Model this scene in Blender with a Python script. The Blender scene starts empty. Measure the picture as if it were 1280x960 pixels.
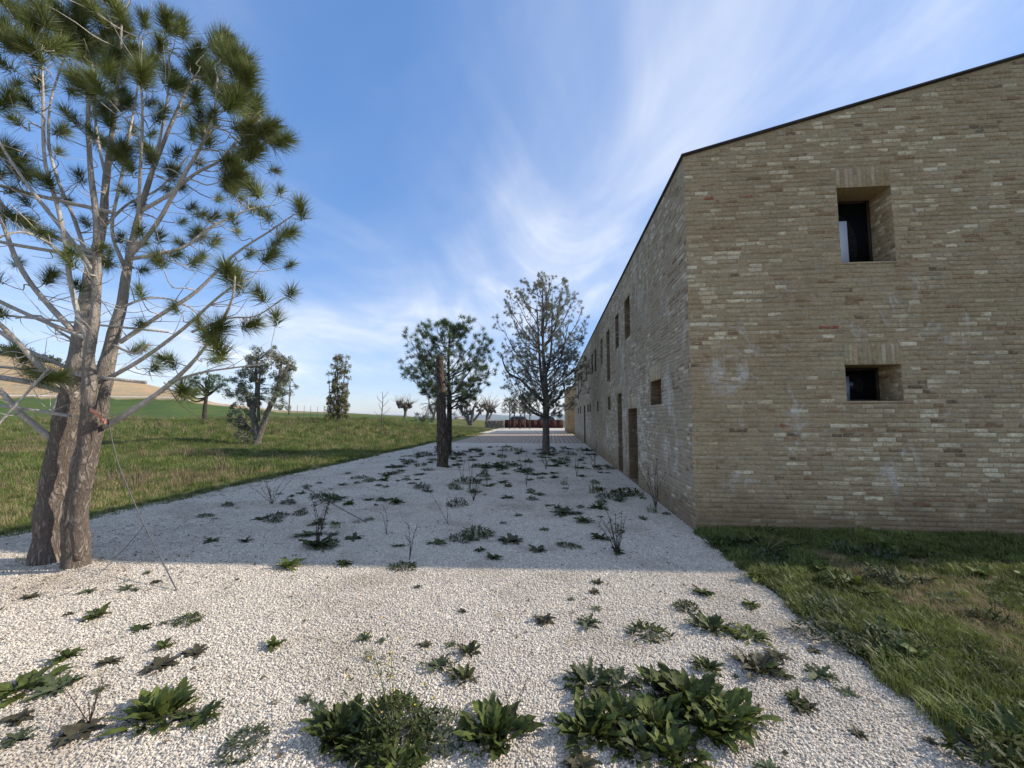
import bpy, math, random
import numpy as np
from mathutils import Vector, Matrix, Euler, noise as mnoise

random.seed(7)
rng = np.random.default_rng(7)
scene = bpy.context.scene
COL = scene.collection

# ------------------------------------------------------------------ camera
F_PX, CX, CY = 520.0, 640.0, 480.0
EYE = 1.6
PITCH = math.atan(41.0 / F_PX)
YAW = math.atan(49.0 / math.hypot(F_PX, 41.0))          # camera looks this far left of +Y
cam_d = bpy.data.cameras.new("camera")
cam_d.sensor_width = 36.0
cam_d.lens = F_PX / 1280.0 * 36.0
cam_d.clip_start = 0.05
cam_d.clip_end = 30000.0
cam = bpy.data.objects.new("camera", cam_d)
COL.objects.link(cam)
cam.location = (0, 0, EYE)
cam.rotation_euler = (math.pi / 2 + PITCH, 0, YAW)
scene.camera = cam

# ------------------------------------------------------------------ sky, sun, exposure
SUN_EL = math.radians(29.5)
SUN_AZ = math.radians(81.0)                              # from +Y towards +X
world = bpy.data.worlds.new("World")
scene.world = world
world.use_nodes = True
wt = world.node_tree
wt.nodes.clear()


def nd(tree, kind, **kw):
    n = tree.nodes.new(kind)
    for k, v in kw.items():
        if k.startswith("_"):
            setattr(n, k[1:], v)
        else:
            n.inputs[k.replace("__", " ")].default_value = v
    return n


def build_world():
    L = wt.links.new
    out = nd(wt, "ShaderNodeOutputWorld")
    bg = nd(wt, "ShaderNodeBackground", Strength=0.15)
    sky = nd(wt, "ShaderNodeTexSky", _sky_type='NISHITA', _sun_disc=False, _sun_elevation=SUN_EL,
             _sun_rotation=SUN_AZ, _altitude=200.0, _air_density=1.0, _dust_density=0.0, _ozone_density=2.2)
    tc = nd(wt, "ShaderNodeTexCoord")
    sep = nd(wt, "ShaderNodeSeparateXYZ")
    L(tc.outputs["Generated"], sep.inputs[0])
    mx = nd(wt, "ShaderNodeMath", _operation='MAXIMUM'); mx.inputs[1].default_value = 0.0
    L(sep.outputs["Z"], mx.inputs[0])
    ad = nd(wt, "ShaderNodeMath", _operation='ADD'); ad.inputs[1].default_value = 0.10
    L(mx.outputs[0], ad.inputs[0])
    dx = nd(wt, "ShaderNodeMath", _operation='DIVIDE'); L(sep.outputs["X"], dx.inputs[0]); L(ad.outputs[0], dx.inputs[1])
    dy = nd(wt, "ShaderNodeMath", _operation='DIVIDE'); L(sep.outputs["Y"], dy.inputs[0]); L(ad.outputs[0], dy.inputs[1])
    cmb = nd(wt, "ShaderNodeCombineXYZ"); L(dx.outputs[0], cmb.inputs[0]); L(dy.outputs[0], cmb.inputs[1])

    def layer(rot, sc, loc, nscale, detail, rough, dist, lo, hi):
        mp = nd(wt, "ShaderNodeMapping"); mp.inputs["Rotation"].default_value = (0, 0, math.radians(rot))
        mp.inputs["Scale"].default_value = sc; mp.inputs["Location"].default_value = loc
        L(cmb.outputs[0], mp.inputs[0])
        nz = nd(wt, "ShaderNodeTexNoise", Scale=nscale, Detail=detail, Roughness=rough, Distortion=dist)
        L(mp.outputs[0], nz.inputs["Vector"])
        mr = nd(wt, "ShaderNodeMapRange", _interpolation_type='SMOOTHSTEP')
        mr.inputs["From Min"].default_value = lo; mr.inputs["From Max"].default_value = hi
        L(nz.outputs["Fac"], mr.inputs["Value"])
        return mr.outputs[0]
    streak = layer(-4, (1.0, 0.42, 1), (0.3, 7.1, 0), 1.5, 9, 0.58, 1.6, 0.36, 0.86)
    veil = layer(24, (0.55, 0.38, 1), (11.5, 73.8, 0), 0.6, 5, 0.5, 0.6, 0.40, 0.70)
    wisp = layer(-62, (0.7, 0.30, 1), (8.1, 2.2, 3), 1.5, 8, 0.6, 1.0, 0.46, 0.80)
    mul = nd(wt, "ShaderNodeMath", _operation='MULTIPLY'); L(streak, mul.inputs[0]); L(veil, mul.inputs[1])
    a1 = nd(wt, "ShaderNodeMath", _operation='MULTIPLY_ADD'); L(veil, a1.inputs[0]); a1.inputs[1].default_value = 0.55; L(mul.outputs[0], a1.inputs[2])
    a2 = nd(wt, "ShaderNodeMath", _operation='MULTIPLY_ADD'); L(wisp, a2.inputs[0]); a2.inputs[1].default_value = 0.30; L(a1.outputs[0], a2.inputs[2])
    cl = nd(wt, "ShaderNodeMath", _operation='MULTIPLY', _use_clamp=True); L(a2.outputs[0], cl.inputs[0]); cl.inputs[1].default_value = 0.56
    # soften the range of the clear sky a little, then lift it towards white where cirrus lies
    gm = nd(wt, "ShaderNodeGamma"); gm.inputs["Gamma"].default_value = 0.46
    L(sky.outputs[0], gm.inputs[0])
    hs = nd(wt, "ShaderNodeHueSaturation", Saturation=1.72, Value=0.93)
    L(gm.outputs[0], hs.inputs["Color"])
    mix = nd(wt, "ShaderNodeMix", _data_type='RGBA')
    L(cl.outputs[0], mix.inputs["Factor"])
    wb = nd(wt, "ShaderNodeMix", _data_type='RGBA', _blend_type='MULTIPLY'); wb.inputs[0].default_value = 1.0
    wb.inputs[7].default_value = (0.91, 0.97, 1.24, 1); L(hs.outputs[0], wb.inputs[6])
    L(wb.outputs[2], mix.inputs[6])
    mix.inputs[7].default_value = (3.1, 3.1, 3.1, 1)
    L(mix.outputs[2], bg.inputs["Color"])
    L(bg.outputs[0], out.inputs[0])


build_world()
sun_d = bpy.data.lights.new("sun", 'SUN')
sun_d.energy = 2.0
sun_d.angle = math.radians(0.53)
sun_d.color = (1.0, 0.93, 0.83)
sun = bpy.data.objects.new("sun", sun_d)
COL.objects.link(sun)
S_DIR = Vector((math.cos(SUN_EL) * math.sin(SUN_AZ), math.cos(SUN_EL) * math.cos(SUN_AZ), math.sin(SUN_EL)))
sun.location = S_DIR * 60
sun.rotation_euler = (-S_DIR).to_track_quat('-Z', 'Y').to_euler()
scene.render.engine = 'CYCLES'
scene.view_settings.view_transform = 'Standard'
scene.view_settings.look = 'None'
scene.view_settings.exposure = 1.4
scene.view_settings.gamma = 1.0
scene.cycles.use_denoising = True
scene.cycles.max_bounces = 6
scene.cycles.transparent_max_bounces = 8

# ------------------------------------------------------------------ helpers: camera rays and terrain
CF = Vector((-math.sin(YAW) * math.cos(PITCH), math.cos(YAW) * math.cos(PITCH), math.sin(PITCH)))
CR = Vector((math.cos(YAW), math.sin(YAW), 0))
CU = CR.cross(CF)
CAM = Vector((0, 0, EYE))
GF = Vector((-math.sin(YAW), math.cos(YAW), 0))


def ray(px, py):
    return (CF * F_PX + CR * (px - CX) + CU * (CY - py)) / F_PX     # depth 1 along the optical axis


def sstep(a, b, x):
    t = np.clip((x - a) / (b - a), 0, 1)
    return t * t * (3 - 2 * t)


SIL_X = [-3000, -900, -200, 0, 80, 210, 270, 350, 430, 520, 640, 900]
SIL_E = [20, 60, 90, 80, 64, 34, 17, 8, 5, 0, -4, -6]
GRN_E = [10, 28, 30, 26, 25, 24, 15, 6, 3, -1, -5, -8]


def terrain(x, y):
    x = np.asarray(x, float); y = np.asarray(y, float)
    m = 1.25 * sstep(-8.2, -20, x) * sstep(11, 38, y)
    m = m + 0.10 * sstep(-8.2, -11, x) * np.sin(x * 0.9 + y * 0.31) * np.sin(y * 0.55 - x * .2) * sstep(8, 14, y)
    d = np.maximum(x * GF.x + y * GF.y, 1e-3)
    r = np.hypot(x, y)
    lat = x * CR.x + y * CR.y
    px = np.where(d > 1, 640 + 521.6 * lat / d, np.where(lat < 0, -3000, 3000))
    px = np.clip(px, -3000, 3000)
    flat = m * sstep(140, 80, r) - 20 * sstep(75, 1500, r)
    e0 = (m - 1.6) * 520 / 50
    e1 = np.interp(px, SIL_X, GRN_E); e2 = np.interp(px, SIL_X, SIL_E)
    t1 = np.clip((d - 50) / 38, 0, 1); t2 = np.clip((d - 88) / 85, 0, 1)
    e = e0 + (e1 - e0) * t1 + (e2 - e1) * t2 * (1.35 - .35 * t2)
    hz = 1.6 + e * d / 520
    hz = np.where(d > 173, hz * sstep(700, 173, d) - 20 * sstep(250, 1500, d), hz)
    w = sstep(610, 500, px) * (d > 50) * sstep(8, 40, y)
    return np.where(w > 0, flat * (1 - w) + hz * w, flat)


def tz(x, y):
    return float(terrain(x, y))


def place(px, py, z=None):
    r = ray(px, py)
    if z is not None:
        t = (z - EYE) / r.z
        return CAM + r * t
    t = 1.0
    while t < 400:
        p = CAM + r * t
        if p.z < tz(p.x, p.y):
            break
        t += 0.02 + t * 0.004
    p = CAM + r * t
    return Vector((p.x, p.y, tz(p.x, p.y)))


def at_depth(px, py, d):
    return CAM + ray(px, py) * d


# ------------------------------------------------------------------ helpers: meshes and objects
def mesh_np(name, V, Fc, mat=None, smooth=False, col=None):
    """V (n,3); Fc list of index tuples or an (m,k) array; col (n,3) point colours"""
    V = np.asarray(V, np.float32)
    me = bpy.data.meshes.new(name)
    if isinstance(Fc, np.ndarray):
        m, k = Fc.shape
        loops = Fc.astype(np.int32).ravel()
        starts = np.arange(0, m * k, k, dtype=np.int32)
        tot = np.full(m, k, np.int32)
    else:
        loops = np.fromiter((i for f in Fc for i in f), np.int32)
        tot = np.fromiter((len(f) for f in Fc), np.int32)
        starts = np.concatenate(([0], np.cumsum(tot)[:-1])).astype(np.int32) if len(tot) else tot
    me.vertices.add(len(V)); me.vertices.foreach_set("co", V.ravel())
    me.loops.add(len(loops)); me.loops.foreach_set("vertex_index", loops)
    me.polygons.add(len(tot)); me.polygons.foreach_set("loop_start", starts)
    me.polygons.foreach_set("loop_total", tot)
    if smooth:
        me.polygons.foreach_set("use_smooth", np.ones(len(tot), bool))
    me.update(calc_edges=True)
    if col is not None:
        a = me.color_attributes.new("col", 'FLOAT_COLOR', 'POINT')
        c = np.ones((len(V), 4), np.float32); c[:, :3] = col
        a.data.foreach_set("color", c.ravel())
    if mat:
        me.materials.append(mat)
    return me


def obj(name, me, parent=None, loc=None, rot=None, scale=None):
    o = bpy.data.objects.new(name, me)
    COL.objects.link(o)
    if parent is not None:
        o.parent = parent
    if loc is not None:
        o.location = loc
    if rot is not None:
        o.rotation_euler = rot
    if scale is not None:
        o.scale = (scale,) * 3 if isinstance(scale, (int, float)) else scale
    return o


def tag(o, label=None, cat=None, group=None, kind=None):
    if label: o["label"] = label
    if cat: o["category"] = cat
    if group: o["group"] = group
    if kind: o["kind"] = kind
    return o


def empty(name, loc, label, cat, group=None):
    o = bpy.data.objects.new(name, None)
    o.empty_display_size = 0.1
    COL.objects.link(o)
    o.location = loc
    return tag(o, label, cat, group)


class MB:
    def __init__(s):
        s.V = []; s.F = []; s.C = []

    def add(s, V, Fc, c=None):
        n = len(s.V)
        s.V.extend([tuple(v) for v in V])
        s.F.extend([tuple(i + n for i in f) for f in Fc])
        if c is not None:
            s.C.extend([c] * len(V))

    def box(s, a, b, c=None):
        x0, y0, z0 = a; x1, y1, z1 = b
        V = [(x0, y0, z0), (x1, y0, z0), (x1, y1, z0), (x0, y1, z0), (x0, y0, z1), (x1, y0, z1), (x1, y1, z1), (x0, y1, z1)]
        s.add(V, [(0, 3, 2, 1), (4, 5, 6, 7), (0, 1, 5, 4), (1, 2, 6, 5), (2, 3, 7, 6), (3, 0, 4, 7)], c)

    def tube(s, pts, rad, n=6, cap=True, c=None, jit=0.0):
        pts = [Vector(p) for p in pts]
        V = []; Fc = []
        prev = None
        for i, p in enumerate(pts):
            d = (pts[min(i + 1, len(pts) - 1)] - pts[max(i - 1, 0)])
            if d.length < 1e-9: d = Vector((0, 0, 1))
            d.normalize()
            if prev is None:
                a = d.cross(Vector((0.31, 0.95, 0.05)))
                if a.length < 1e-3: a = d.cross(Vector((1, 0, 0)))
            else:
                a = prev - d * prev.dot(d)
            a.normalize(); prev = a
            b = d.cross(a)
            for k in range(n):
                t = 2 * math.pi * k / n
                rr = rad[i] * (1 + (random.uniform(-jit, jit) if jit else 0))
                V.append(p + (a * math.cos(t) + b * math.sin(t)) * rr)
        for i in range(len(pts) - 1):
            for k in range(n):
                k2 = (k + 1) % n
                Fc.append((i * n + k, i * n + k2, (i + 1) * n + k2, (i + 1) * n + k))
        if cap:
            Fc.append(tuple(range(n - 1, -1, -1)))
            Fc.append(tuple((len(pts) - 1) * n + k for k in range(n)))
        s.add(V, Fc, c)

    def mesh(s, name, mat, smooth=False):
        return mesh_np(name, s.V, s.F, mat, smooth, np.array(s.C) if s.C else None)


def spline(pts, n):
    """Catmull-Rom resample of a polyline"""
    P = [Vector(p) for p in pts]
    if len(P) < 3:
        return [P[0].lerp(P[-1], i / n) for i in range(n + 1)]
    out = []
    m = len(P) - 1
    for i in range(n + 1):
        t = i / n * m
        k = min(int(t), m - 1); u = t - k
        p0 = P[max(k - 1, 0)]; p1 = P[k]; p2 = P[k + 1]; p3 = P[min(k + 2, m)]
        out.append(0.5 * ((2 * p1) + (p2 - p0) * u + (2 * p0 - 5 * p1 + 4 * p2 - p3) * u * u + (3 * p1 - p0 - 3 * p2 + p3) * u ** 3))
    return out


# ------------------------------------------------------------------ helpers: materials
def new_mat(name, rough=0.8, spec=0.3):
    m = bpy.data.materials.new(name)
    m.use_nodes = True
    b = m.node_tree.nodes["Principled BSDF"]
    b.inputs["Roughness"].default_value = rough
    b.inputs["Specular IOR Level"].default_value = spec
    return m, m.node_tree, b


def tex(tree, kind, src=None, **kw):
    n = nd(tree, kind, **kw)
    if src is not None:
        tree.links.new(src, n.inputs["Vector"])
    return n


def mixc(tree, fac, a, b, mode='MIX'):
    m = nd(tree, "ShaderNodeMix", _data_type='RGBA', _blend_type=mode)
    for v, k in ((fac, 0), (a, 6), (b, 7)):
        if hasattr(v, "links"):
            tree.links.new(v, m.inputs[k])
        elif isinstance(v, (int, float)):
            m.inputs[k].default_value = v
        else:
            m.inputs[k].default_value = (*v, 1)
    return m.outputs[2]


def ramp(tree, src, lo, hi, a=0.0, b=1.0):
    n = nd(tree, "ShaderNodeMapRange", _interpolation_type='SMOOTHSTEP')
    n.inputs["From Min"].default_value = lo; n.inputs["From Max"].default_value = hi
    n.inputs["To Min"].default_value = a; n.inputs["To Max"].default_value = b
    tree.links.new(src, n.inputs["Value"])
    return n.outputs[0]


def bump(tree, bsdf, h, strength, dist):
    b = nd(tree, "ShaderNodeBump", Strength=strength, Distance=dist)
    tree.links.new(h, b.inputs["Height"])
    tree.links.new(b.outputs[0], bsdf.inputs["Normal"])


def simple(name, color, rough=0.7, var=0.25, scale=8.0, bmp=0.0, spec=0.3, metal=0.0, attr=False, trans=0.0, obrand=0.0):
    """colour (or the 'col' attribute) varied by world-space noise"""
    m, t, b = new_mat(name, rough, spec)
    geo = nd(t, "ShaderNodeNewGeometry")
    nz = tex(t, "ShaderNodeTexNoise", geo.outputs["Position"], Scale=scale, Detail=6, Roughness=0.6)
    if attr:
        at = nd(t, "ShaderNodeAttribute", _attribute_name="col"); base = at.outputs["Color"]
    else:
        rgb = nd(t, "ShaderNodeRGB"); rgb.outputs[0].default_value = (*color, 1); base = rgb.outputs[0]
    f = ramp(t, nz.outputs["Fac"], 0.25, 0.75, 1 - var, 1 + var)
    if obrand:
        oi = nd(t, "ShaderNodeObjectInfo")
        g = nd(t, "ShaderNodeMath", _operation='MULTIPLY_ADD'); t.links.new(oi.outputs["Random"], g.inputs[0])
        g.inputs[1].default_value = 2 * obrand; g.inputs[2].default_value = 1 - obrand
        g2 = nd(t, "ShaderNodeMath", _operation='MULTIPLY'); t.links.new(f, g2.inputs[0]); t.links.new(g.outputs[0], g2.inputs[1]); f = g2.outputs[0]
    v = nd(t, "ShaderNodeVectorMath", _operation='SCALE'); t.links.new(base, v.inputs[0]); t.links.new(f, v.inputs["Scale"])
    t.links.new(v.outputs[0], b.inputs["Base Color"])
    b.inputs["Metallic"].default_value = metal
    if bmp:
        bump(t, b, nz.outputs["Fac"], bmp, 0.02)
    if trans:
        tr = nd(t, "ShaderNodeBsdfTranslucent"); t.links.new(v.outputs[0], tr.inputs["Color"])
        mx = nd(t, "ShaderNodeMixShader"); mx.inputs[0].default_value = trans
        t.links.new(b.outputs[0], mx.inputs[1]); t.links.new(tr.outputs[0], mx.inputs[2])
        t.links.new(mx.outputs[0], t.nodes["Material Output"].inputs[0])
    return m


def masonry(name, attr, base, pale_amt, lo, hi, grime, smear=None):
    """brick or mortar: colour x fine noise, with salt bloom patches and damp browner soiling"""
    m, t, b = new_mat(name, 0.92, 0.15)
    geo = nd(t, "ShaderNodeNewGeometry")
    pos = geo.outputs["Position"]
    if attr:
        base_s = nd(t, "ShaderNodeAttribute", _attribute_name="col").outputs["Color"]
    else:
        rgb = nd(t, "ShaderNodeRGB"); rgb.outputs[0].default_value = (*base, 1); base_s = rgb.outputs[0]
    n1 = tex(t, "ShaderNodeTexNoise", pos, Scale=26, Detail=8, Roughness=0.7)
    n2 = tex(t, "ShaderNodeTexNoise", pos, Scale=1.1, Detail=5, Roughness=0.6)
    f = ramp(t, n1.outputs["Fac"], 0.25, 0.75, 0.72, 1.28)
    v = nd(t, "ShaderNodeVectorMath", _operation='SCALE'); t.links.new(base_s, v.inputs[0]); t.links.new(f, v.inputs["Scale"])
    c = mixc(t, ramp(t, n2.outputs["Fac"], 0.42, 0.68, 0.0, grime), v.outputs[0], (0.24, 0.155, 0.075), 'MIX')
    mp = nd(t, "ShaderNodeMapping"); mp.inputs["Scale"].default_value = (1.0, 1.0, 0.6); t.links.new(pos, mp.inputs[0])
    n3 = tex(t, "ShaderNodeTexNoise", mp.outputs[0], Scale=2.2, Detail=9, Roughness=0.72, Distortion=0.8)
    n4 = tex(t, "ShaderNodeTexNoise", mp.outputs[0], Scale=0.45, Detail=3, Roughness=0.5)
    s1 = ramp(t, n3.outputs["Fac"], lo, hi)
    s2 = ramp(t, n4.outputs["Fac"], 0.40, 0.62)
    mu = nd(t, "ShaderNodeMath", _operation='MULTIPLY'); t.links.new(s1, mu.inputs[0]); t.links.new(s2, mu.inputs[1])
    mu2 = nd(t, "ShaderNodeMath", _operation='MULTIPLY'); t.links.new(mu.outputs[0], mu2.inputs[0]); mu2.inputs[1].default_value = pale_amt
    c = mixc(t, mu2.outputs[0], c, (0.66, 0.60, 0.52))
    if attr:                          # mortar smeared over parts of the bricks
        mp2 = nd(t, "ShaderNodeMapping"); mp2.inputs["Scale"].default_value = (1.0, 1.0, 2.2); t.links.new(pos, mp2.inputs[0])
        n6 = tex(t, "ShaderNodeTexNoise", mp2.outputs[0], Scale=7.0, Detail=7, Roughness=0.7)
        c = mixc(t, ramp(t, n6.outputs["Fac"], 0.46, 0.60, 0, 0.85), c, smear)
        mp3 = nd(t, "ShaderNodeMapping"); mp3.inputs["Scale"].default_value = (1.0, 1.0, 3.6); mp3.inputs["Location"].default_value = (3, 8, 2); t.links.new(pos, mp3.inputs[0])
        n7 = tex(t, "ShaderNodeTexNoise", mp3.outputs[0], Scale=9.0, Detail=8, Roughness=0.72)
        c = mixc(t, ramp(t, n7.outputs["Fac"], 0.57, 0.66, 0, 0.72), c, (0.64, 0.53, 0.36))
    sp = nd(t, "ShaderNodeSeparateXYZ"); t.links.new(pos, sp.inputs[0])      # splash dirt along the ground
    hz_ = nd(t, "ShaderNodeMath", _operation='MULTIPLY_ADD'); t.links.new(n3.outputs["Fac"], hz_.inputs[0]); hz_.inputs[1].default_value = -1.5; t.links.new(sp.outputs[2], hz_.inputs[2])
    c = mixc(t, ramp(t, hz_.outputs[0], -.62, -.15, .62, 0), c, (0.185, 0.115, 0.058))
    t.links.new(c, b.inputs["Base Color"])
    n5 = tex(t, "ShaderNodeTexNoise", pos, Scale=70, Detail=5, Roughness=0.7)
    bump(t, b, n5.outputs["Fac"], 0.5, 0.006)
    return m


M = {}
M["gable_brick"] = masonry("gable_brick", True, None, 0.75, 0.55, 0.68, 0.34, (0.425, 0.312, 0.182))
M["gable_mortar"] = masonry("gable_mortar", False, (0.425, 0.312, 0.182), 0.75, 0.55, 0.68, 0.34)
M["side_brick"] = masonry("side_brick", True, None, 0.9, 0.49, 0.63, 0.12, (0.400, 0.318, 0.205))
M["side_mortar"] = masonry("side_mortar", False, (0.400, 0.318, 0.205), 0.9, 0.49, 0.63, 0.12)
M["shade_tinted_reveal_brick"] = masonry("shade_tinted_reveal_brick", True, None, 0.2, 0.56, 0.70, 0.12, (0.20, 0.145, 0.085))  # long-wall reveals: shade of the deep openings is put into the colour
M["shade_tinted_reveal_mortar"] = masonry("shade_tinted_reveal_mortar", False, (0.20, 0.145, 0.085), 0.2, 0.56, 0.70, 0.12)  # mortar darkened to match, recess shade painted into its tone
M["roof_metal"] = simple("roof_metal", (0.045, 0.037, 0.032), 0.45, 0.2, 3, metal=0.6)
M["glass"] = simple("window_glass", (0.008, 0.009, 0.012), 0.06, 0.1, 2, spec=0.5)
M["dark_wood"] = simple("dark_wood", (0.05, 0.035, 0.022), 0.7, 0.3, 10, 0.3)
M["white_board"] = simple("white_board", (0.78, 0.79, 0.86), 0.5, 0.04, 4)
M["grey_board"] = simple("grey_board", (0.33, 0.34, 0.38), 0.6, 0.4, 9)
M["bark"] = None


def bark(name, dark, light, scale, flake=0.6, strength=1.0, young=None):
    """fissured bark: long broken plates from stretched, warped noise"""
    m, t, b = new_mat(name, 0.95, 0.12)
    tc = nd(t, "ShaderNodeTexCoord")
    mp = nd(t, "ShaderNodeMapping"); mp.inputs["Scale"].default_value = (1, 1, 0.30); t.links.new(tc.outputs["Object"], mp.inputs[0])
    n0 = tex(t, "ShaderNodeTexNoise", mp.outputs[0], Scale=scale * 1.3, Detail=5, Roughness=0.6, Distortion=0.6)
    n1 = tex(t, "ShaderNodeTexNoise", mp.outputs[0], Scale=scale * 4.0, Detail=8, Roughness=0.75)
    n2 = tex(t, "ShaderNodeTexNoise", tc.outputs["Object"], Scale=scale * .35, Detail=4, Roughness=0.6)
    rid = nd(t, "ShaderNodeMath", _operation='SUBTRACT'); t.links.new(n0.outputs["Fac"], rid.inputs[0]); rid.inputs[1].default_value = 0.5
    ab = nd(t, "ShaderNodeMath", _operation='ABSOLUTE'); t.links.new(rid.outputs[0], ab.inputs[0])
    fis = ramp(t, ab.outputs[0], 0.0, 0.16, 0, flake)
    h = nd(t, "ShaderNodeMath", _operation='MULTIPLY_ADD'); t.links.new(n1.outputs["Fac"], h.inputs[0]); h.inputs[1].default_value = 0.7
    t.links.new(fis, h.inputs[2])
    c = mixc(t, ramp(t, h.outputs[0], 0.25, 0.95 * flake + .42), dark, light)
    c = mixc(t, ramp(t, n2.outputs["Fac"], .35, .7, 0, .45), c, tuple(x * .55 for x in light))
    if young:
        sp = nd(t, "ShaderNodeSeparateXYZ"); t.links.new(tc.outputs["Object"], sp.inputs[0])
        c = mixc(t, ramp(t, sp.outputs[2], young[0], young[1], 0, .85), c, young[2])
    t.links.new(c, b.inputs["Base Color"])
    bump(t, b, h.outputs[0], strength, 0.03)
    return m


M["bark"] = bark("pine_bark", (0.15, 0.115, 0.09), (0.43, 0.35, 0.28), 16, 0.7, 1.0, (1.3, 2.9, (0.52, 0.45, 0.375)))
M["bark_dark"] = bark("dark_bark", (0.03, 0.025, 0.02), (0.15, 0.12, 0.10), 12, 0.6)
M["bark_limb"] = bark("limb_bark", (0.40, 0.35, 0.295), (0.66, 0.60, 0.52), 26, 0.3, 0.4)
M["bark_olive"] = bark("olive_bark", (0.10, 0.085, 0.065), (0.30, 0.265, 0.21), 9, 0.5)
M["bark_grey"] = bark("grey_bark", (0.10, 0.085, 0.07), (0.26, 0.22, 0.19), 14, 0.5)
M["needles"] = simple("pine_needles", (0.14, 0.16, 0.042), 0.5, 0.30, 3.0, spec=0.35, trans=0.18, obrand=0.25)
M["needles_far"] = simple("far_pine_needles", (0.095, 0.135, 0.048), 0.55, 0.35, 2.0, trans=0.18)
M["needles_grey"] = simple("grey_pine_needles", (0.26, 0.26, 0.175), 0.6, 0.35, 2.0, trans=0.18)
M["olive_leaf"] = simple("olive_leaves", (0.21, 0.215, 0.135), 0.6, 0.4, 2.5, trans=0.15)
M["brown_leaf"] = simple("browning_leaves", (0.16, 0.145, 0.05), 0.65, 0.4, 2.5, trans=0.2)
M["shrub_leaf"] = simple("shrub_leaves", (0.07, 0.09, 0.035), 0.6, 0.4, 3, trans=0.15)
M["weed"] = simple("weed_leaf", (0.060, 0.076, 0.018), 0.62, 0.45, 26, 0.3, spec=0.22, trans=0.2, obrand=0.3)
M["weed_bright"] = simple("bright_weed_leaf", (0.105, 0.130, 0.028), 0.6, 0.4, 26, 0.3, spec=0.25, trans=0.25, obrand=0.25)
M["weed_grey"] = simple("greyish_weed_leaf", (0.075, 0.090, 0.040), 0.7, 0.35, 25, 0.2, trans=0.15, obrand=0.25)
M["weed_purple"] = simple("purplish_weed_leaf", (0.085, 0.075, 0.040), 0.55, 0.4, 25, 0.2, trans=0.15)
M["dry"] = simple("dry_stalk", (0.17, 0.125, 0.075), 0.85, 0.35, 20)
M["dry_dark"] = simple("dark_dry_stalk", (0.075, 0.058, 0.042), 0.85, 0.35, 20)
M["straw"] = simple("straw_grass", (0.36, 0.285, 0.14), 0.8, 0.3, 5, trans=0.2, obrand=0.25)
M["stem_green"] = simple("green_stem", (0.14, 0.16, 0.06), 0.7, 0.3, 20)
M["yellow"] = simple("yellow_petal", (0.62, 0.42, 0.03), 0.6, 0.15, 30)
M["grass"] = simple("grass_blade", (0.165, 0.185, 0.042), 0.5, 0.35, 1.6, spec=0.35, trans=0.25, obrand=0.35)
M["meadow_grass"] = simple("meadow_grass", (0.120, 0.155, 0.034), 0.6, 0.35, 0.5, trans=0.25, obrand=0.3)
M["rust"] = simple("rusted_steel", (0.052, 0.015, 0.011), 0.85, 0.25, 1.5)
M["steel_edge"] = simple("edging_steel", (0.10, 0.085, 0.07), 0.7, 0.4, 9, 0.2)
M["rope"] = simple("grey_rope", (0.13, 0.125, 0.12), 0.8, 0.3, 60)
M["strap"] = simple("orange_strap", (0.62, 0.25, 0.16), 0.6, 0.15, 20)
M["car_dark"] = simple("dark_car_paint", (0.03, 0.032, 0.04), 0.25, 0.05, 2, spec=0.6)
M["car_pale"] = simple("pale_car_paint", (0.42, 0.43, 0.45), 0.3, 0.05, 2, spec=0.6)
M["tyre"] = simple("tyre_rubber", (0.02, 0.02, 0.02), 0.8, 0.1, 8)
M["white_wall"] = simple("white_render", (0.75, 0.74, 0.70), 0.8, 0.06, 1)
M["tile"] = simple("roof_tile", (0.33, 0.17, 0.11), 0.8, 0.2, 3)
M["stone"] = simple("rubble_stone", (0.20, 0.17, 0.14), 0.9, 0.4, 5, 0.4)
M["pole"] = simple("weathered_pole", (0.17, 0.15, 0.13), 0.85, 0.3, 6)
M["stake"] = simple("wooden_stake", (0.15, 0.12, 0.085), 0.85, 0.3, 9)


# ================================================================== THE SETTING
_c = place(870, 664, 0.0)
XW, YG = _c.x, _c.y                    # corner of the farmhouse: long wall X = XW, gable Y = YG
GX0 = -7.2                             # left edge of the gravel


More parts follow.
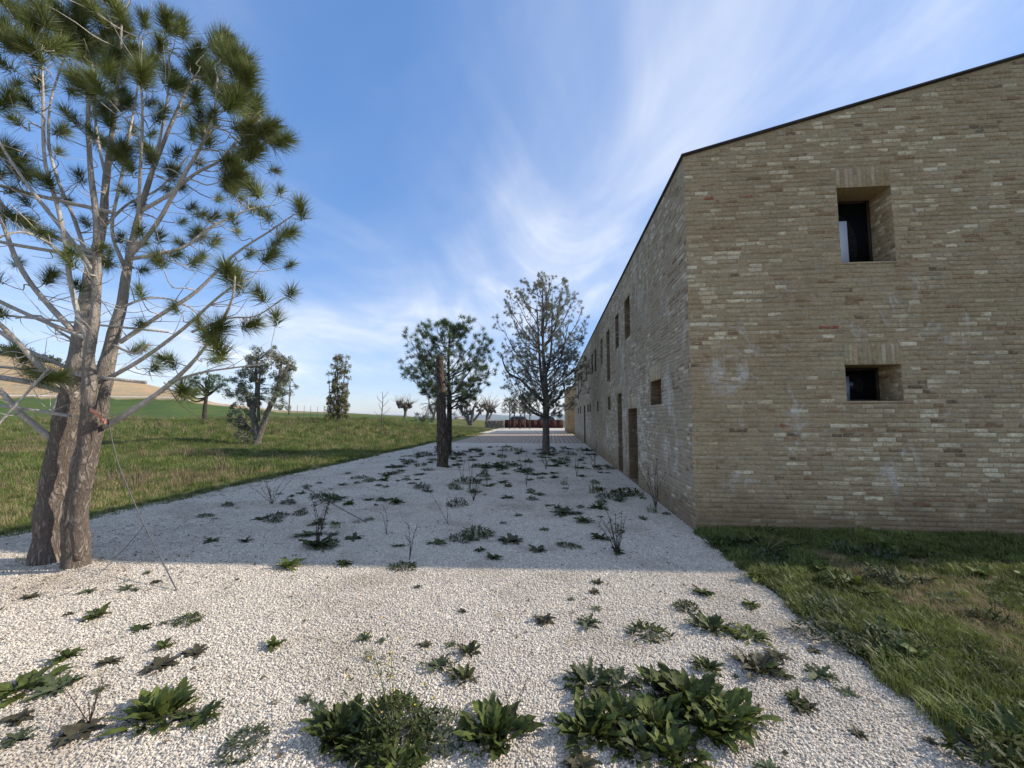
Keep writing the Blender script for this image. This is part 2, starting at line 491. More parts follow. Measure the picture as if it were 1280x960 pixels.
def build_terrain():
    rad = np.concatenate(([0.0], np.geomspace(1.5, 9000, 190)))
    az = np.concatenate((np.linspace(-75, 75, 330), np.linspace(77, 283, 60)))
    A = np.radians(az) - YAW
    R, T = np.meshgrid(rad, A, indexing='ij')
    X = R * np.sin(T); Y = R * np.cos(T)
    Z = terrain(X, Y)
    n, m = X.shape
    V = np.stack([X, Y, Z], -1).reshape(-1, 3)
    i, j = np.meshgrid(np.arange(n - 1), np.arange(m), indexing='ij')
    j2 = (j + 1) % m
    Fc = np.stack([i * m + j, i * m + j2, (i + 1) * m + j2, (i + 1) * m + j], -1).reshape(-1, 4)[:, ::-1]
    d = X * GF.x + Y * GF.y
    lat = X * CR.x + Y * CR.y
    px = np.where(d > 1, 640 + 521 * lat / np.maximum(d, 1), np.where(lat < 0, -3000, 3000))
    C = np.zeros(X.shape + (3,)); C[:] = (0.115, 0.125, 0.042)
    left = (px < 560)
    grn = left & (d > 48 + 3 * np.sin(px * .02)) & (d <= 86)
    C[grn] = (0.075, 0.118, 0.030)
    tan = left & (d > 86) & (d < 900)
    w = np.clip((430 - px) / 120, 0, 1)[..., None]
    C = np.where(tan[..., None], w * np.array((0.40, 0.31, 0.18)) + (1 - w) * np.array((0.115, 0.125, 0.045)), C)
    C[(d > 900)] = (0.14, 0.17, 0.13)
    me = mesh_np("terrain", V, Fc, None, True, C.reshape(-1, 3))
    m_, t, b = new_mat("meadow_ground", 0.95, 0.1)
    geo = nd(t, "ShaderNodeNewGeometry")
    at = nd(t, "ShaderNodeAttribute", _attribute_name="col")
    n1 = tex(t, "ShaderNodeTexNoise", geo.outputs["Position"], Scale=0.22, Detail=7, Roughness=0.65)
    mp = nd(t, "ShaderNodeMapping"); mp.inputs["Scale"].default_value = (0.5, 1.3, 1); t.links.new(geo.outputs["Position"], mp.inputs[0])
    n2 = tex(t, "ShaderNodeTexNoise", mp.outputs[0], Scale=1.6, Detail=8, Roughness=0.7)
    f = ramp(t, n2.outputs["Fac"], 0.25, 0.75, 0.7, 1.3)
    v = nd(t, "ShaderNodeVectorMath", _operation='SCALE'); t.links.new(at.outputs["Color"], v.inputs[0]); t.links.new(f, v.inputs["Scale"])
    dry = mixc(t, 1.0, v.outputs[0], (1.45, 1.15, 0.95), 'MULTIPLY')
    c = mixc(t, ramp(t, n1.outputs["Fac"], 0.44, 0.62), v.outputs[0], dry)
    mp4 = nd(t, "ShaderNodeMapping"); mp4.inputs["Rotation"].default_value = (0, 0, .9); mp4.inputs["Scale"].default_value = (.02, .5, 1); t.links.new(geo.outputs["Position"], mp4.inputs[0])
    n8 = tex(t, "ShaderNodeTexNoise", mp4.outputs[0], Scale=1.0, Detail=5, Roughness=.6)
    c = mixc(t, ramp(t, n8.outputs["Fac"], .5, .62, 0, .35), c, mixc(t, 1.0, c, (.62, .6, .55), 'MULTIPLY'))
    t.links.new(c, b.inputs["Base Color"])
    bump(t, b, n2.outputs["Fac"], 0.6, 0.15)
    me.materials.append(m_)
    tag(obj("terrain", me), "rolling meadow and fields reaching the horizon", None, None, "structure")


build_terrain()


def build_hills():
    # low blue-green hills on the far plain, kilometres away
    nx, ny = 220, 14
    th = np.radians(np.linspace(-55, 60, nx)) - YAW
    V = []
    for k in range(ny):
        s = k / (ny - 1)
        r = 5200 + 1800 * s
        prof = math.sin(math.pi * s) ** 0.8
        for a in th:
            p = 640 + 521 * math.tan(a + YAW)
            h = 26 + 38 * math.exp(-((p - 482) / 26) ** 2) + 30 * math.exp(-((p - 612) / 40) ** 2) + 22 * math.exp(-((p - 690) / 30) ** 2)
            h += 14 * mnoise.noise((a * 30, s * 4, 1.3)) + 7 * mnoise.noise((a * 90, s * 9, 4.3))
            V.append((r * math.sin(a), r * math.cos(a), -24 + h * prof))
    i, j = np.meshgrid(np.arange(ny - 1), np.arange(nx - 1), indexing='ij')
    Fc = np.stack([i * nx + j, i * nx + j + 1, (i + 1) * nx + j + 1, (i + 1) * nx + j], -1).reshape(-1, 4)
    me = mesh_np("hills", V, Fc, simple("far_hill_cover", (0.12, 0.15, 0.13), 0.95, 0.25, 0.004), True)
    tag(obj("hills", me), "low hills on the far plain", None, None, "structure")


build_hills()


def gravel_mat(name, stone_scale, pale=(0.72, 0.630, 0.505)):
    m, t, b = new_mat(name, 0.9, 0.2)
    geo = nd(t, "ShaderNodeNewGeometry")
    vo = tex(t, "ShaderNodeTexVoronoi", geo.outputs["Position"], Scale=stone_scale)
    n1 = tex(t, "ShaderNodeTexNoise", geo.outputs["Position"], Scale=0.9, Detail=6, Roughness=0.65)
    hs = nd(t, "ShaderNodeSeparateColor"); t.links.new(vo.outputs["Color"], hs.inputs[0])
    c1 = mixc(t, hs.outputs[0], tuple(x * 0.72 for x in pale), tuple(min(1, x * 1.16) for x in pale))
    c2 = mixc(t, ramp(t, vo.outputs["Distance"], 0.35, 0.75, 0, 0.55), c1, (0.33, 0.29, 0.24))
    c3 = mixc(t, ramp(t, n1.outputs["Fac"], 0.46, 0.68, 0, 0.62), c2, (0.40, 0.33, 0.245))
    t.links.new(c3, b.inputs["Base Color"])
    inv = nd(t, "ShaderNodeMath", _operation='SUBTRACT'); inv.inputs[0].default_value = 1; t.links.new(vo.outputs["Distance"], inv.inputs[1])
    bump(t, b, inv.outputs[0], 1.0, 0.012)
    return m


def sheet(name, poly, z, mat, label, sub=0.5, edge_noise=0.0):
    """a flat sheet over an axis-aligned rectangle, with a slightly wavering left edge"""
    x0, y0, x1, y1 = poly
    ny = max(2, int((y1 - y0) / sub)); nx = 6
    V = []
    for j in range(ny + 1):
        y = y0 + (y1 - y0) * j / ny
        xl = x0 + edge_noise * mnoise.noise((y * 0.6, 3.1, 0)) + edge_noise * .5 * mnoise.noise((y * 2.3, 7.1, 0))
        for i in range(nx + 1):
            V.append((xl + (x1 - xl) * i / nx, y, z))
    w = nx + 1
    Fc = [(j * w + i, j * w + i + 1, (j + 1) * w + i + 1, (j + 1) * w + i) for j in range(ny) for i in range(nx)]
    return tag(obj(name, mesh_np(name, V, Fc, mat)), label, None, None, "structure")


M["gravel"] = gravel_mat("white_gravel", 72)
sheet("gravel_yard", (GX0, -9, XW - 0.02, 25.6), 0.006, M["gravel"], "pale gravel yard along the farmhouse", edge_noise=0.22)
sheet("gravel_yard_far", (GX0, 41.2, XW + 6, 62), 0.006, M["gravel"], "sunlit gravel beyond the paving", edge_noise=0.4)


def paving_mat():
    m, t, b = new_mat("brick_paving", 0.9, 0.2)
    geo = nd(t, "ShaderNodeNewGeometry")
    mp = nd(t, "ShaderNodeMapping"); mp.inputs["Rotation"].default_value = (0, 0, math.pi / 2); t.links.new(geo.outputs["Position"], mp.inputs[0])
    br = tex(t, "ShaderNodeTexBrick", mp.outputs[0], Scale=1.0, Mortar__Size=0.06)
    br.inputs["Brick Width"].default_value = 0.56; br.inputs["Row Height"].default_value = 0.28
    br.inputs["Color1"].default_value = (0.42, 0.31, 0.215, 1); br.inputs["Color2"].default_value = (0.50, 0.385, 0.28, 1)
    br.inputs["Mortar"].default_value = (0.26, 0.20, 0.145, 1)
    n1 = tex(t, "ShaderNodeTexNoise", geo.outputs["Position"], Scale=0.7, Detail=6, Roughness=0.6)
    c = mixc(t, ramp(t, n1.outputs["Fac"], 0.45, 0.7, 0, 0.5), br.outputs["Color"], (0.30, 0.27, 0.21))
    t.links.new(c, b.inputs["Base Color"])
    bump(t, b, br.outputs["Fac"], 0.6, -0.02)
    return m


sheet("brick_paving", (-6.2, 25.6, XW - 0.02, 41.2), 0.012, paving_mat(), "brown brick paving laid across the yard", edge_noise=0.15)


def lawn_ground():
    m, t, b = new_mat("lawn_soil", 0.95, 0.1)
    geo = nd(t, "ShaderNodeNewGeometry")
    n1 = tex(t, "ShaderNodeTexNoise", geo.outputs["Position"], Scale=1.1, Detail=7, Roughness=0.65)
    n2 = tex(t, "ShaderNodeTexNoise", geo.outputs["Position"], Scale=30, Detail=6, Roughness=0.7)
    c = mixc(t, ramp(t, n1.outputs["Fac"], 0.42, 0.62), (0.055, 0.070, 0.02), (0.16, 0.12, 0.06))
    c = mixc(t, ramp(t, n2.outputs["Fac"], 0.3, 0.7, 0, 0.5), c, (0.04, 0.035, 0.02))
    t.links.new(c, b.inputs["Base Color"]); bump(t, b, n2.outputs["Fac"], 0.8, 0.02)
    nx, ny = 40, 46
    V = []
    for j in range(ny + 1):
        for i in range(nx + 1):
            x = XW + 0.008 + 10.5 * (i / nx) ** 1.4; y = -6 + (YG + 6.2) * j / ny
            V.append((x, y, lawn_z(x, y)))
    w = nx + 1
    Fc = [(j * w + i, j * w + i + 1, (j + 1) * w + i + 1, (j + 1) * w + i) for j in range(ny) for i in range(nx)]
    tag(obj("lawn", mesh_np("lawn", V, Fc, m, True)), "lawn ground in front of the gable", None, None, "structure")


def lawn_z(x, y):
    e = min(1.0, max(0.0, (x - XW) / 0.5))
    return 0.012 + 0.03 * e * (1 + mnoise.noise((x * 1.3, y * 1.3, 0.7))) - 0.0 * x


lawn_ground()

# steel strip between gravel and lawn
mb = MB()
yy = -6.0
pts = []
while yy < YG - 0.02:
    pts.append((XW + 0.010 * math.sin(yy * 1.7), yy)); yy += 0.25
V = []; Fc = []
for (x, y) in pts:
    V += [(x - .003, y, -.02), (x + .003, y, -.02), (x + .003, y, .032), (x - .003, y, .032)]
for i in range(len(pts) - 1):
    a = i * 4; b_ = a + 4
    Fc += [(a, a + 1, b_ + 1, b_), (a + 1, a + 2, b_ + 2, b_ + 1), (a + 2, a + 3, b_ + 3, b_ + 2), (a + 3, a, b_, b_ + 3)]
Fc += [(0, 3, 2, 1), (len(V) - 4, len(V) - 3, len(V) - 2, len(V) - 1)]
tag(obj("lawn_edging", mesh_np("lawn_edging", V, Fc, M["steel_edge"])), "thin dark metal edging strip between gravel and lawn", "edging")

# ================================================================== THE FARMHOUSE
BW = 10.4                             # width of the gable
ROOF_S = None
_e = place(857.5, 197, 0)             # direction only
r_ = ray(858.5, 196); H_E = EYE + r_.z * (YG / r_.y)
r_ = ray(1280, 71); H_R = EYE + r_.z * (YG / r_.y); X_R = r_.x * (YG / r_.y)
SLOPE = (H_R - H_E) / (X_R - XW)
XC = XW + BW / 2


def roof_h(x):
    return H_E + SLOPE * (BW / 2 - abs(x - XC))


def side_pt(px, py):
    r = ray(px, py); t = XW / r.x
    return r.y * t, EYE + r.z * t


def gable_pt(px, py):
    r = ray(px, py); t = YG / r.y
    return r.x * t, EYE + r.z * t


Y_END = side_pt(720.6, 500)[0]
Y_END = min(max(Y_END, 36.0), 44.0)
# openings on the long wall: (x0, x1, y_top, y_bottom) in the photograph -> (y0, y1, z0, z1)
SIDE_PX = [(813.5, 827, 473, 505, "window"), (784.8, 796, 510, None, "door"), (771.8, 777.2, 491, None, "door"),
           (782.8, 789.8, 363, 417, "window"), (770.7, 775.2, 387, 431.5, "window"), (759.4, 763.4, 408, 475, "window"),
           (751.7, 754.2, 420.5, 453, "window"), (744, 746.2, 434, 462.5, "window"), (740, 742, 440, 466, "window"),
           (732.9, 734.3, 453, 475, "window"), (726.6, 727.6, 463, 484, "window"), (722.9, 723.9, 469, 499, "window"),
           (759.8, 763.2, 495.5, 512.4, "window"), (746, 748.1, 501, 514, "window"), (736.9, 738.5, 504, 515, "window"),
           (734.2, 735.8, 505, 515, "window"), (725, 726.2, 508, 517, "window"), (722.4, 723.5, 509.5, 517.3, "window"),
           (729.6, 731.5, 507, None, "door")]
SIDE_OP = []
for (x0, x1, yt, yb, k) in SIDE_PX:
    ya, _ = side_pt(x1, 500); yb_, _ = side_pt(x0, 500)
    xm = x1
    z1 = side_pt(xm, yt)[1]
    z0 = 0.03 if yb is None else side_pt(xm, yb)[1]
    # nearer edge sets the heights measured there
    SIDE_OP.append((ya, yb_, max(0.0, z0), min(z1, H_E - 0.25), k))
GAB_OP = []
a = gable_pt(1045.5, 235); b = gable_pt(1120.5, 326); GAB_OP.append((a[0], b[0], b[1], a[1], "window"))
a = gable_pt(1056, 456); b = gable_pt(1130, 501); GAB_OP.append((a[0], b[0], b[1], a[1], "window"))
REV = 0.46                            # depth of the reveals
LINT = 0.29
PITCH_B = 0.066

farmhouse = empty("farmhouse", (XW, YG, 0), "long two-storey brick farmhouse with deep-set windows and thin dark roof edge", "farmhouse")


def rel(V, o=None):
    o = o if o is not None else (XW, YG, 0)
    return np.asarray(V, float) - np.asarray(o, float)


def core(name, U, O, N, W, top, ops, mat, mat2):
    """wall face with real openings and reveals. O origin, U along, N outward; top(u) wall height"""
    us = sorted({0.0, W, *[o[0] for o in ops], *[o[1] for o in ops], W / 2})
    V = []; Fc = []
    U = Vector(U); O = Vector(O); N = Vector(N); Z = Vector((0, 0, 1))

    def q(a, b, c, d):
        n = len(V); V.extend([a, b, c, d]); Fc.append((n, n + 1, n + 2, n + 3))
    for i in range(len(us) - 1):
        a, b = us[i], us[i + 1]
        mid = (a + b) / 2
        holes = sorted([(o[2], o[3]) for o in ops if o[0] <= mid <= o[1]])
        z = -0.3
        for (z0, z1) in holes:
            if z0 > z + 1e-4:
                q(O + U * a + Z * z, O + U * b + Z * z, O + U * b + Z * z0, O + U * a + Z * z0)
            z = z1
        q(O + U * a + Z * z, O + U * b + Z * z, O + U * b + Z * top(b), O + U * a + Z * top(a))
    face = obj(name, mesh_np(name, rel([tuple(v) for v in V]), Fc, mat), farmhouse)
    for o in ops:                      # each opening's reveal is a part of its own
        a, b, z0, z1 = o[:4]
        D = -N * REV
        V = []; Fc = []
        q(O + U * a + Z * z0, O + U * a + Z * z1, O + U * a + Z * z1 + D, O + U * a + Z * z0 + D)
        q(O + U * b + Z * z0, O + U * b + Z * z1, O + U * b + Z * z1 + D, O + U * b + Z * z0 + D)
        q(O + U * a + Z * z1, O + U * b + Z * z1, O + U * b + Z * z1 + D, O + U * a + Z * z1 + D)
        q(O + U * a + Z * z0, O + U * b + Z * z0, O + U * b + Z * z0 + D, O + U * a + Z * z0 + D)
        obj("reveal", mesh_np("reveal", rel([tuple(v) for v in V]), Fc, mat2), farmhouse)
    return face


core("gable_wall", (1, 0, 0), (XW, YG, 0), (0, -1, 0), BW, lambda u: roof_h(XW + u),
     [(o[0] - XW, o[1] - XW, o[2], o[3]) for o in GAB_OP], M["gable_mortar"], M["gable_mortar"])
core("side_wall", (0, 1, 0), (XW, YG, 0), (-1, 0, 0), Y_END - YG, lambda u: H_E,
     [(o[0] - YG, o[1] - YG, o[2], o[3]) for o in SIDE_OP], M["side_mortar"], M["shade_tinted_reveal_mortar"])
# back walls close the volume
mb = MB()
xb = XW + BW
mb.add([(xb, YG, -.3), (xb, Y_END, -.3), (xb, Y_END, H_E), (xb, YG, H_E)], [(0, 1, 2, 3)])
mb.add([(XW, Y_END, -.3), (xb, Y_END, -.3), (xb, Y_END, H_E), (XC, Y_END, roof_h(XC)), (XW, Y_END, H_E)], [(0, 1, 2, 3, 4)])
obj("rear_wall", mesh_np("rear_wall", rel(mb.V), mb.F, M["gable_mortar"]), farmhouse)
# roof: two thin metal-edged slopes
for s, nm in ((-1, "roof"), (1, "roof")):
    xe = XC + s * (BW / 2 + 0.035)
    he = roof_h(XW) - 0.035 * SLOPE
    mb = MB()
    y0, y1 = YG - 0.035, Y_END + 0.03
    t = 0.036
    prof = [(xe, he), (XC, roof_h(XC)), (XC, roof_h(XC) + t), (xe, he + t)]
    V = [(x, y0, z + 0.004) for x, z in prof] + [(x, y1, z + 0.004) for x, z in prof]
    mb.add(V, [(0, 1, 2, 3), (4, 7, 6, 5), (0, 4, 5, 1), (3, 2, 6, 7), (0, 3, 7, 4)])
    obj(nm, mesh_np(nm, rel(mb.V), mb.F, M["roof_metal"]), farmhouse)

# ---- bricks, each a bevelled block with its own edges
BRICK_C = {"tan": (0.375, 0.268, 0.152), "tan2": (0.425, 0.315, 0.185), "grey": (0.380, 0.300, 0.190), "brown": (0.290, 0.182, 0.098),
           "pale": (0.70, 0.580, 0.385), "cream": (0.57, 0.450, 0.280), "red": (0.29, 0.108, 0.062), "dark": (0.200, 0.138, 0.085)}


def brick_color(side, u, z):
    r = random.random()
    k = mnoise.noise((u * 0.45, z * 0.45, 9.0 if side else 2.0))
    pale_p = 0.085 + 0.12 * max(-.6, min(1, k * 2.2))
    if r < pale_p: c = "pale"
    elif r < pale_p * 1.9: c = "cream"
    elif r < pale_p * 1.9 + 0.06: c = "brown"
    elif r < pale_p * 1.9 + 0.0625: c = "red"
    elif r < pale_p * 1.9 + 0.085: c = "dark"
    else: c = random.choice(("tan", "tan", "tan2", "tan2", "grey"))
    v = random.uniform(0.88, 1.12)
    col = [x * v for x in BRICK_C[c]]
    if side:
        g = sum(col) / 3
        col = [x * 0.75 + g * 0.25 for x in col]
    return tuple(col)


def brick_block(L, H, p, j=0.0025):
    """verts in (u, z, n): back at n=0, bevelled worn front at n=p"""
    c = min(0.006, H * .14)
    q = lambda: random.uniform(-j, j)
    back = [(0, 0, -.004), (L, 0, -.004), (L, H, -.004), (0, H, -.004)]
    mid = [(q(), q(), p * .55), (L + q(), q(), p * .55), (L + q(), H + q(), p * .55), (q(), H + q(), p * .55)]
    fr = [(c + q(), c + q(), p), (L - c + q(), c + q(), p + q()), (L - c + q(), H - c + q(), p), (c + q(), H - c + q(), p + q())]
    V = back + mid + fr
    Fc = []
    for k in range(4):
        k2 = (k + 1) % 4
        Fc += [(k, k2, 4 + k2, 4 + k), (4 + k, 4 + k2, 8 + k2, 8 + k)]
    Fc.append((8, 9, 10, 11))
    return V, Fc


def lay(W, top, ops, side, uoff=0.0, zmin=0.0, soldier=True):
    """list of bricks (u, z, L, H, colour) on a wall W wide"""
    out = []
    block = [(o[0], o[1], o[2], o[3] + (LINT if soldier else 0)) for o in ops]
    z = zmin + 0.004
    row = 0
    while True:
        z_w = z + 0.006 * 0
        if z + PITCH_B > max(top(0), top(W / 2), top(W)): break
        u = -random.uniform(0, 0.28)
        while u < W:
            L = random.choice((0.28, 0.27, 0.25, 0.13, 0.14, 0.15, 0.18, 0.20, 0.22)) * random.uniform(.85, 1.08)
            H = random.uniform(0.042, 0.056)
            a, b = max(u + random.uniform(.003, .012), 0.0), min(u + L - random.uniform(.003, .012), W)
            u += L
            segs = [(a, b)]
            for (o0, o1, z0, z1) in block:
                if z + H > z0 + .004 and z < z1 - .004:
                    ns = []
                    for (s, e) in segs:
                        if e <= o0 or s >= o1: ns.append((s, e))
                        else:
                            if s < o0: ns.append((s, o0))
                            if e > o1: ns.append((o1, e))
                    segs = ns
            for (s, e) in segs:
                if e - s > 0.03 and z + H < min(top(s), top(e)) - 0.005:
                    out.append((s, z + random.uniform(-.003, .003) + .007 * mnoise.noise((s * 1.1 + uoff, row * .35, 4.0)), e - s, H, brick_color(side, s + uoff, z)))
        z += PITCH_B; row += 1
    if soldier:
        for o in ops:
            u = o[0] + .003
            while u < o[1] - 0.03:
                w = random.uniform(.048, .056)
                w = min(w, o[1] - u)
                c = BRICK_C[random.choice(("cream", "tan2", "tan2", "cream", "tan", "cream"))]
                out.append((u, o[3] + .004, w - .006, LINT - .012, tuple(x * random.uniform(.85, 1.0) for x in c)))
                u += w + 0.008
    return out


def joined_bricks(name, bricks, O, U, N, mat, parent, stuff=True, proud=(0.002, 0.009)):
    V = []; Fc = []; C = []
    O = np.array(O, float); U = np.array(U, float); N = np.array(N, float); Z = np.array((0, 0, 1.0))
    for (u, z, L, H, c) in bricks:
        v, f = brick_block(L, H, random.uniform(*proud) if random.random() < .6 else random.uniform(.0005, .003))
        v = np.array(v)
        n = len(V)
        P = O + (u + v[:, :1]) * U + (z + v[:, 1:2]) * Z + v[:, 2:3] * N
        V.extend(P.tolist()); Fc.extend([tuple(i + n for i in q) for q in f]); C.extend([c] * len(v))
    o = obj(name, mesh_np(name, rel(V), Fc, mat, False, np.array(C)), parent)
    if stuff: o["kind"] = "stuff"
    return o


gops = [(o[0] - XW, o[1] - XW, o[2], o[3]) for o in GAB_OP]
gb = lay(BW, lambda u: roof_h(XW + u), gops, False)


def proj_px(x, y, z):
    v = Vector((x, y, z)) - CAM
    d = v.dot(CF)
    return CX + F_PX * v.dot(CR) / d, CY - F_PX * v.dot(CU) / d, d


# the 300 gable bricks that show largest become parts, the rest one joined part
score = []
for i, (u, z, L, H, c) in enumerate(gb):
    px, py, d = proj_px(XW + u + L / 2, YG, z + H / 2)
    vis = 0 < px < 1280 and 0 < py < 960 and z > 0.25
    score.append((L * H / d / d if vis else 0, i))
score.sort(reverse=True)
big = {i for s, i in score[:296]}
joined_bricks("brickwork", [b for i, b in enumerate(gb) if i not in big], (XW, YG, 0), (1, 0, 0), (0, -1, 0), M["gable_brick"], farmhouse)
variants = {}
for i in sorted(big):
    u, z, L, H, c = gb[i]
    v, f = brick_block(L, H, random.uniform(0.004, 0.010))
    v = np.array(v)
    P = np.stack([v[:, 0], -v[:, 2], v[:, 1]], -1)
    me = mesh_np("brick", P, f, M["gable_brick"], False, np.array([c] * len(P)))
    obj("brick", me, farmhouse, (u, 0, z))
sops = [(o[0] - YG, o[1] - YG, o[2], o[3]) for o in SIDE_OP]
sb = lay(Y_END - YG, lambda u: H_E, sops, True)
joined_bricks("brickwork", sb, (XW, YG, 0), (0, 1, 0), (-1, 0, 0), M["side_brick"], farmhouse, proud=(0.003, 0.012))

# ---- windows and doors: reveal brickwork, frame, pane
for k, o in enumerate(GAB_OP):
    a, b, z0, z1 = o[:4]
    rb = [(u, z + z0, L, H, c) for (u, z, L, H, c) in lay(REV, lambda u: z1 - z0, [], False, a, soldier=False)]
    joined_bricks("reveal_brickwork", rb, (b, YG, 0), (0, 1, 0), (-1, 0, 0), M["gable_brick"], farmhouse, proud=(.002, .006))
    rb = [(u, z + z0, L, H, c) for (u, z, L, H, c) in lay(REV, lambda u: z1 - z0, [], False, b, soldier=False)]
    joined_bricks("reveal_brickwork", rb, (a, YG, 0), (0, 1, 0), (1, 0, 0), M["gable_brick"], farmhouse, proud=(.002, .006))
    w = obj("window", None, farmhouse, (a - XW, REV, z0)); w.empty_display_size = .1
    W, H = b - a, z1 - z0
    mb = MB()
    fw = 0.035
    mb.box((0, -.05, 0), (fw, -.005, H)); mb.box((W - fw, -.05, 0), (W, -.005, H))
    mb.box((fw, -.05, 0), (W - fw, -.005, fw)); mb.box((fw, -.05, H - fw), (W - fw, -.005, H))
    obj("frame", mb.mesh("frame", M["dark_wood"]), w)
    mb = MB(); mb.box((fw, -.03, fw), (W - fw, -.02, H - fw))
    obj("pane", mb.mesh("pane", M["glass"]), w)
    mb = MB()
    if k == 0:
        mb.box((0.02, -.085, 0.002), (W * .50, -.06, H * .70))
        obj("shutter", mb.mesh("shutter", M["white_board"]), w)["label"] = "pale board leaning inside the opening"
    else:
        mb.box((0.02, -.085, 0.002), (W * .40, -.06, H * .74))
        obj("shutter", mb.mesh("shutter", M["grey_board"]), w)["label"] = "grey board leaning inside the opening"
    mb = MB(); mb.box((-.004, -REV - .006, -.035), (W + .004, -.055, 0.0))
    obj("sill", mb.mesh("sill", M["gable_mortar"]), w)
for k, o in enumerate(SIDE_OP):
    a, b, z0, z1, kind = o
    W, H = b - a, z1 - z0
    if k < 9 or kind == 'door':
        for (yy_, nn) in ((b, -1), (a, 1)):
            rb = [(u, z + z0, L, H_, (c[0] * .50, c[1] * .44, c[2] * .40)) for (u, z, L, H_, c) in lay(REV, lambda u: z1 - z0, [], True, yy_, soldier=False)]  # jamb brick colours darkened to carry the shade inside the opening
            joined_bricks("reveal_brickwork", rb, (XW, yy_, 0), (1, 0, 0), (0, nn, 0), M["shade_tinted_reveal_brick"], farmhouse, proud=(.002, .006))
    w = obj(kind, None, farmhouse, (REV, a - YG, z0)); w.empty_display_size = .1
    mb = MB(); fw = 0.04
    if kind == "window":
        mb.box((-.05, 0, 0), (-.005, fw, H)); mb.box((-.05, W - fw, 0), (-.005, W, H))
        mb.box((-.05, fw, 0), (-.005, W - fw, fw)); mb.box((-.05, fw, H - fw), (-.005, W - fw, H))
        obj("frame", mb.mesh("frame", M["dark_wood"]), w)
        mb = MB(); mb.box((-.03, fw, fw), (-.02, W - fw, H - fw))
        obj("pane", mb.mesh("pane", M["glass"]), w)
    else:
        mb.box((-.06, 0, 0), (-.005, fw, H)); mb.box((-.06, W - fw, 0), (-.005, W, H)); mb.box((-.06, fw, H - fw), (-.005, W - fw, H))
        obj("frame", mb.mesh("frame", M["dark_wood"]), w)
        np_ = max(2, int(W / .16))
        for q in range(np_):
            mb = MB(); ww = (W - 2 * fw) / np_
            mb.box((-.045, fw + q * ww + .004, 0.01), (-.012, fw + (q + 1) * ww - .004, H - fw))
            obj("plank", mb.mesh("plank", M["dark_wood"]), w)

# ---- brick block beyond the far end
p0 = place(709.5, 536, 0)
Yb = Y_END + 4.0
r = ray(709.2, 500); xl = r.x * (Yb / r.y)
r = ray(714, 478.5); hb = EYE + r.z * (Yb / r.y)
ob = empty("brick_annex", (xl, Yb, 0), "lower pale brick annex beyond the far end of the farmhouse", "annex")
mb = MB()
V = [(0, 0, -.3), (4.2, 0, -.3), (4.2, 9, -.3), (0, 9, -.3), (0, 0, hb - .5), (4.2, 0, hb + .5), (4.2, 9, hb + .5), (0, 9, hb - .5)]
mb.add(V, [(0, 1, 5, 4), (1, 2, 6, 5), (2, 3, 7, 6), (3, 0, 4, 7)])
obj("wall", mb.mesh("wall", M["gable_mortar"]), ob)
mb = MB()
t = .08
V = [(-.05, -.05, hb - .5), (4.25, -.05, hb + .515), (4.25, 9.05, hb + .515), (-.05, 9.05, hb - .5)]
mb.add(V + [(x, y, z + t) for x, y, z in V], [(0, 3, 2, 1), (4, 5, 6, 7), (0, 1, 5, 4), (1, 2, 6, 5), (2, 3, 7, 6), (3, 0, 4, 7)])
obj("roof", mb.mesh("roof", M["roof_metal"]), ob)
bb = []
z = 0.0
while z < hb + .4:
    u = -random.uniform(0, .25)
    while u < 4.2:
        L = random.uniform(.15, .3); a_, b_ = max(u + .005, 0), min(u + L - .005, 4.2)
        if b_ - a_ > .03 and z + .06 < hb - .5 + a_ / 4.2:
            bb.append((a_, z, b_ - a_, .055, brick_color(False, a_, z)))
        u += L
    z += PITCH_B
o = joined_bricks("brickwork", bb, (XW, YG, 0), (1, 0, 0), (0, -1, 0), M["gable_brick"], ob)

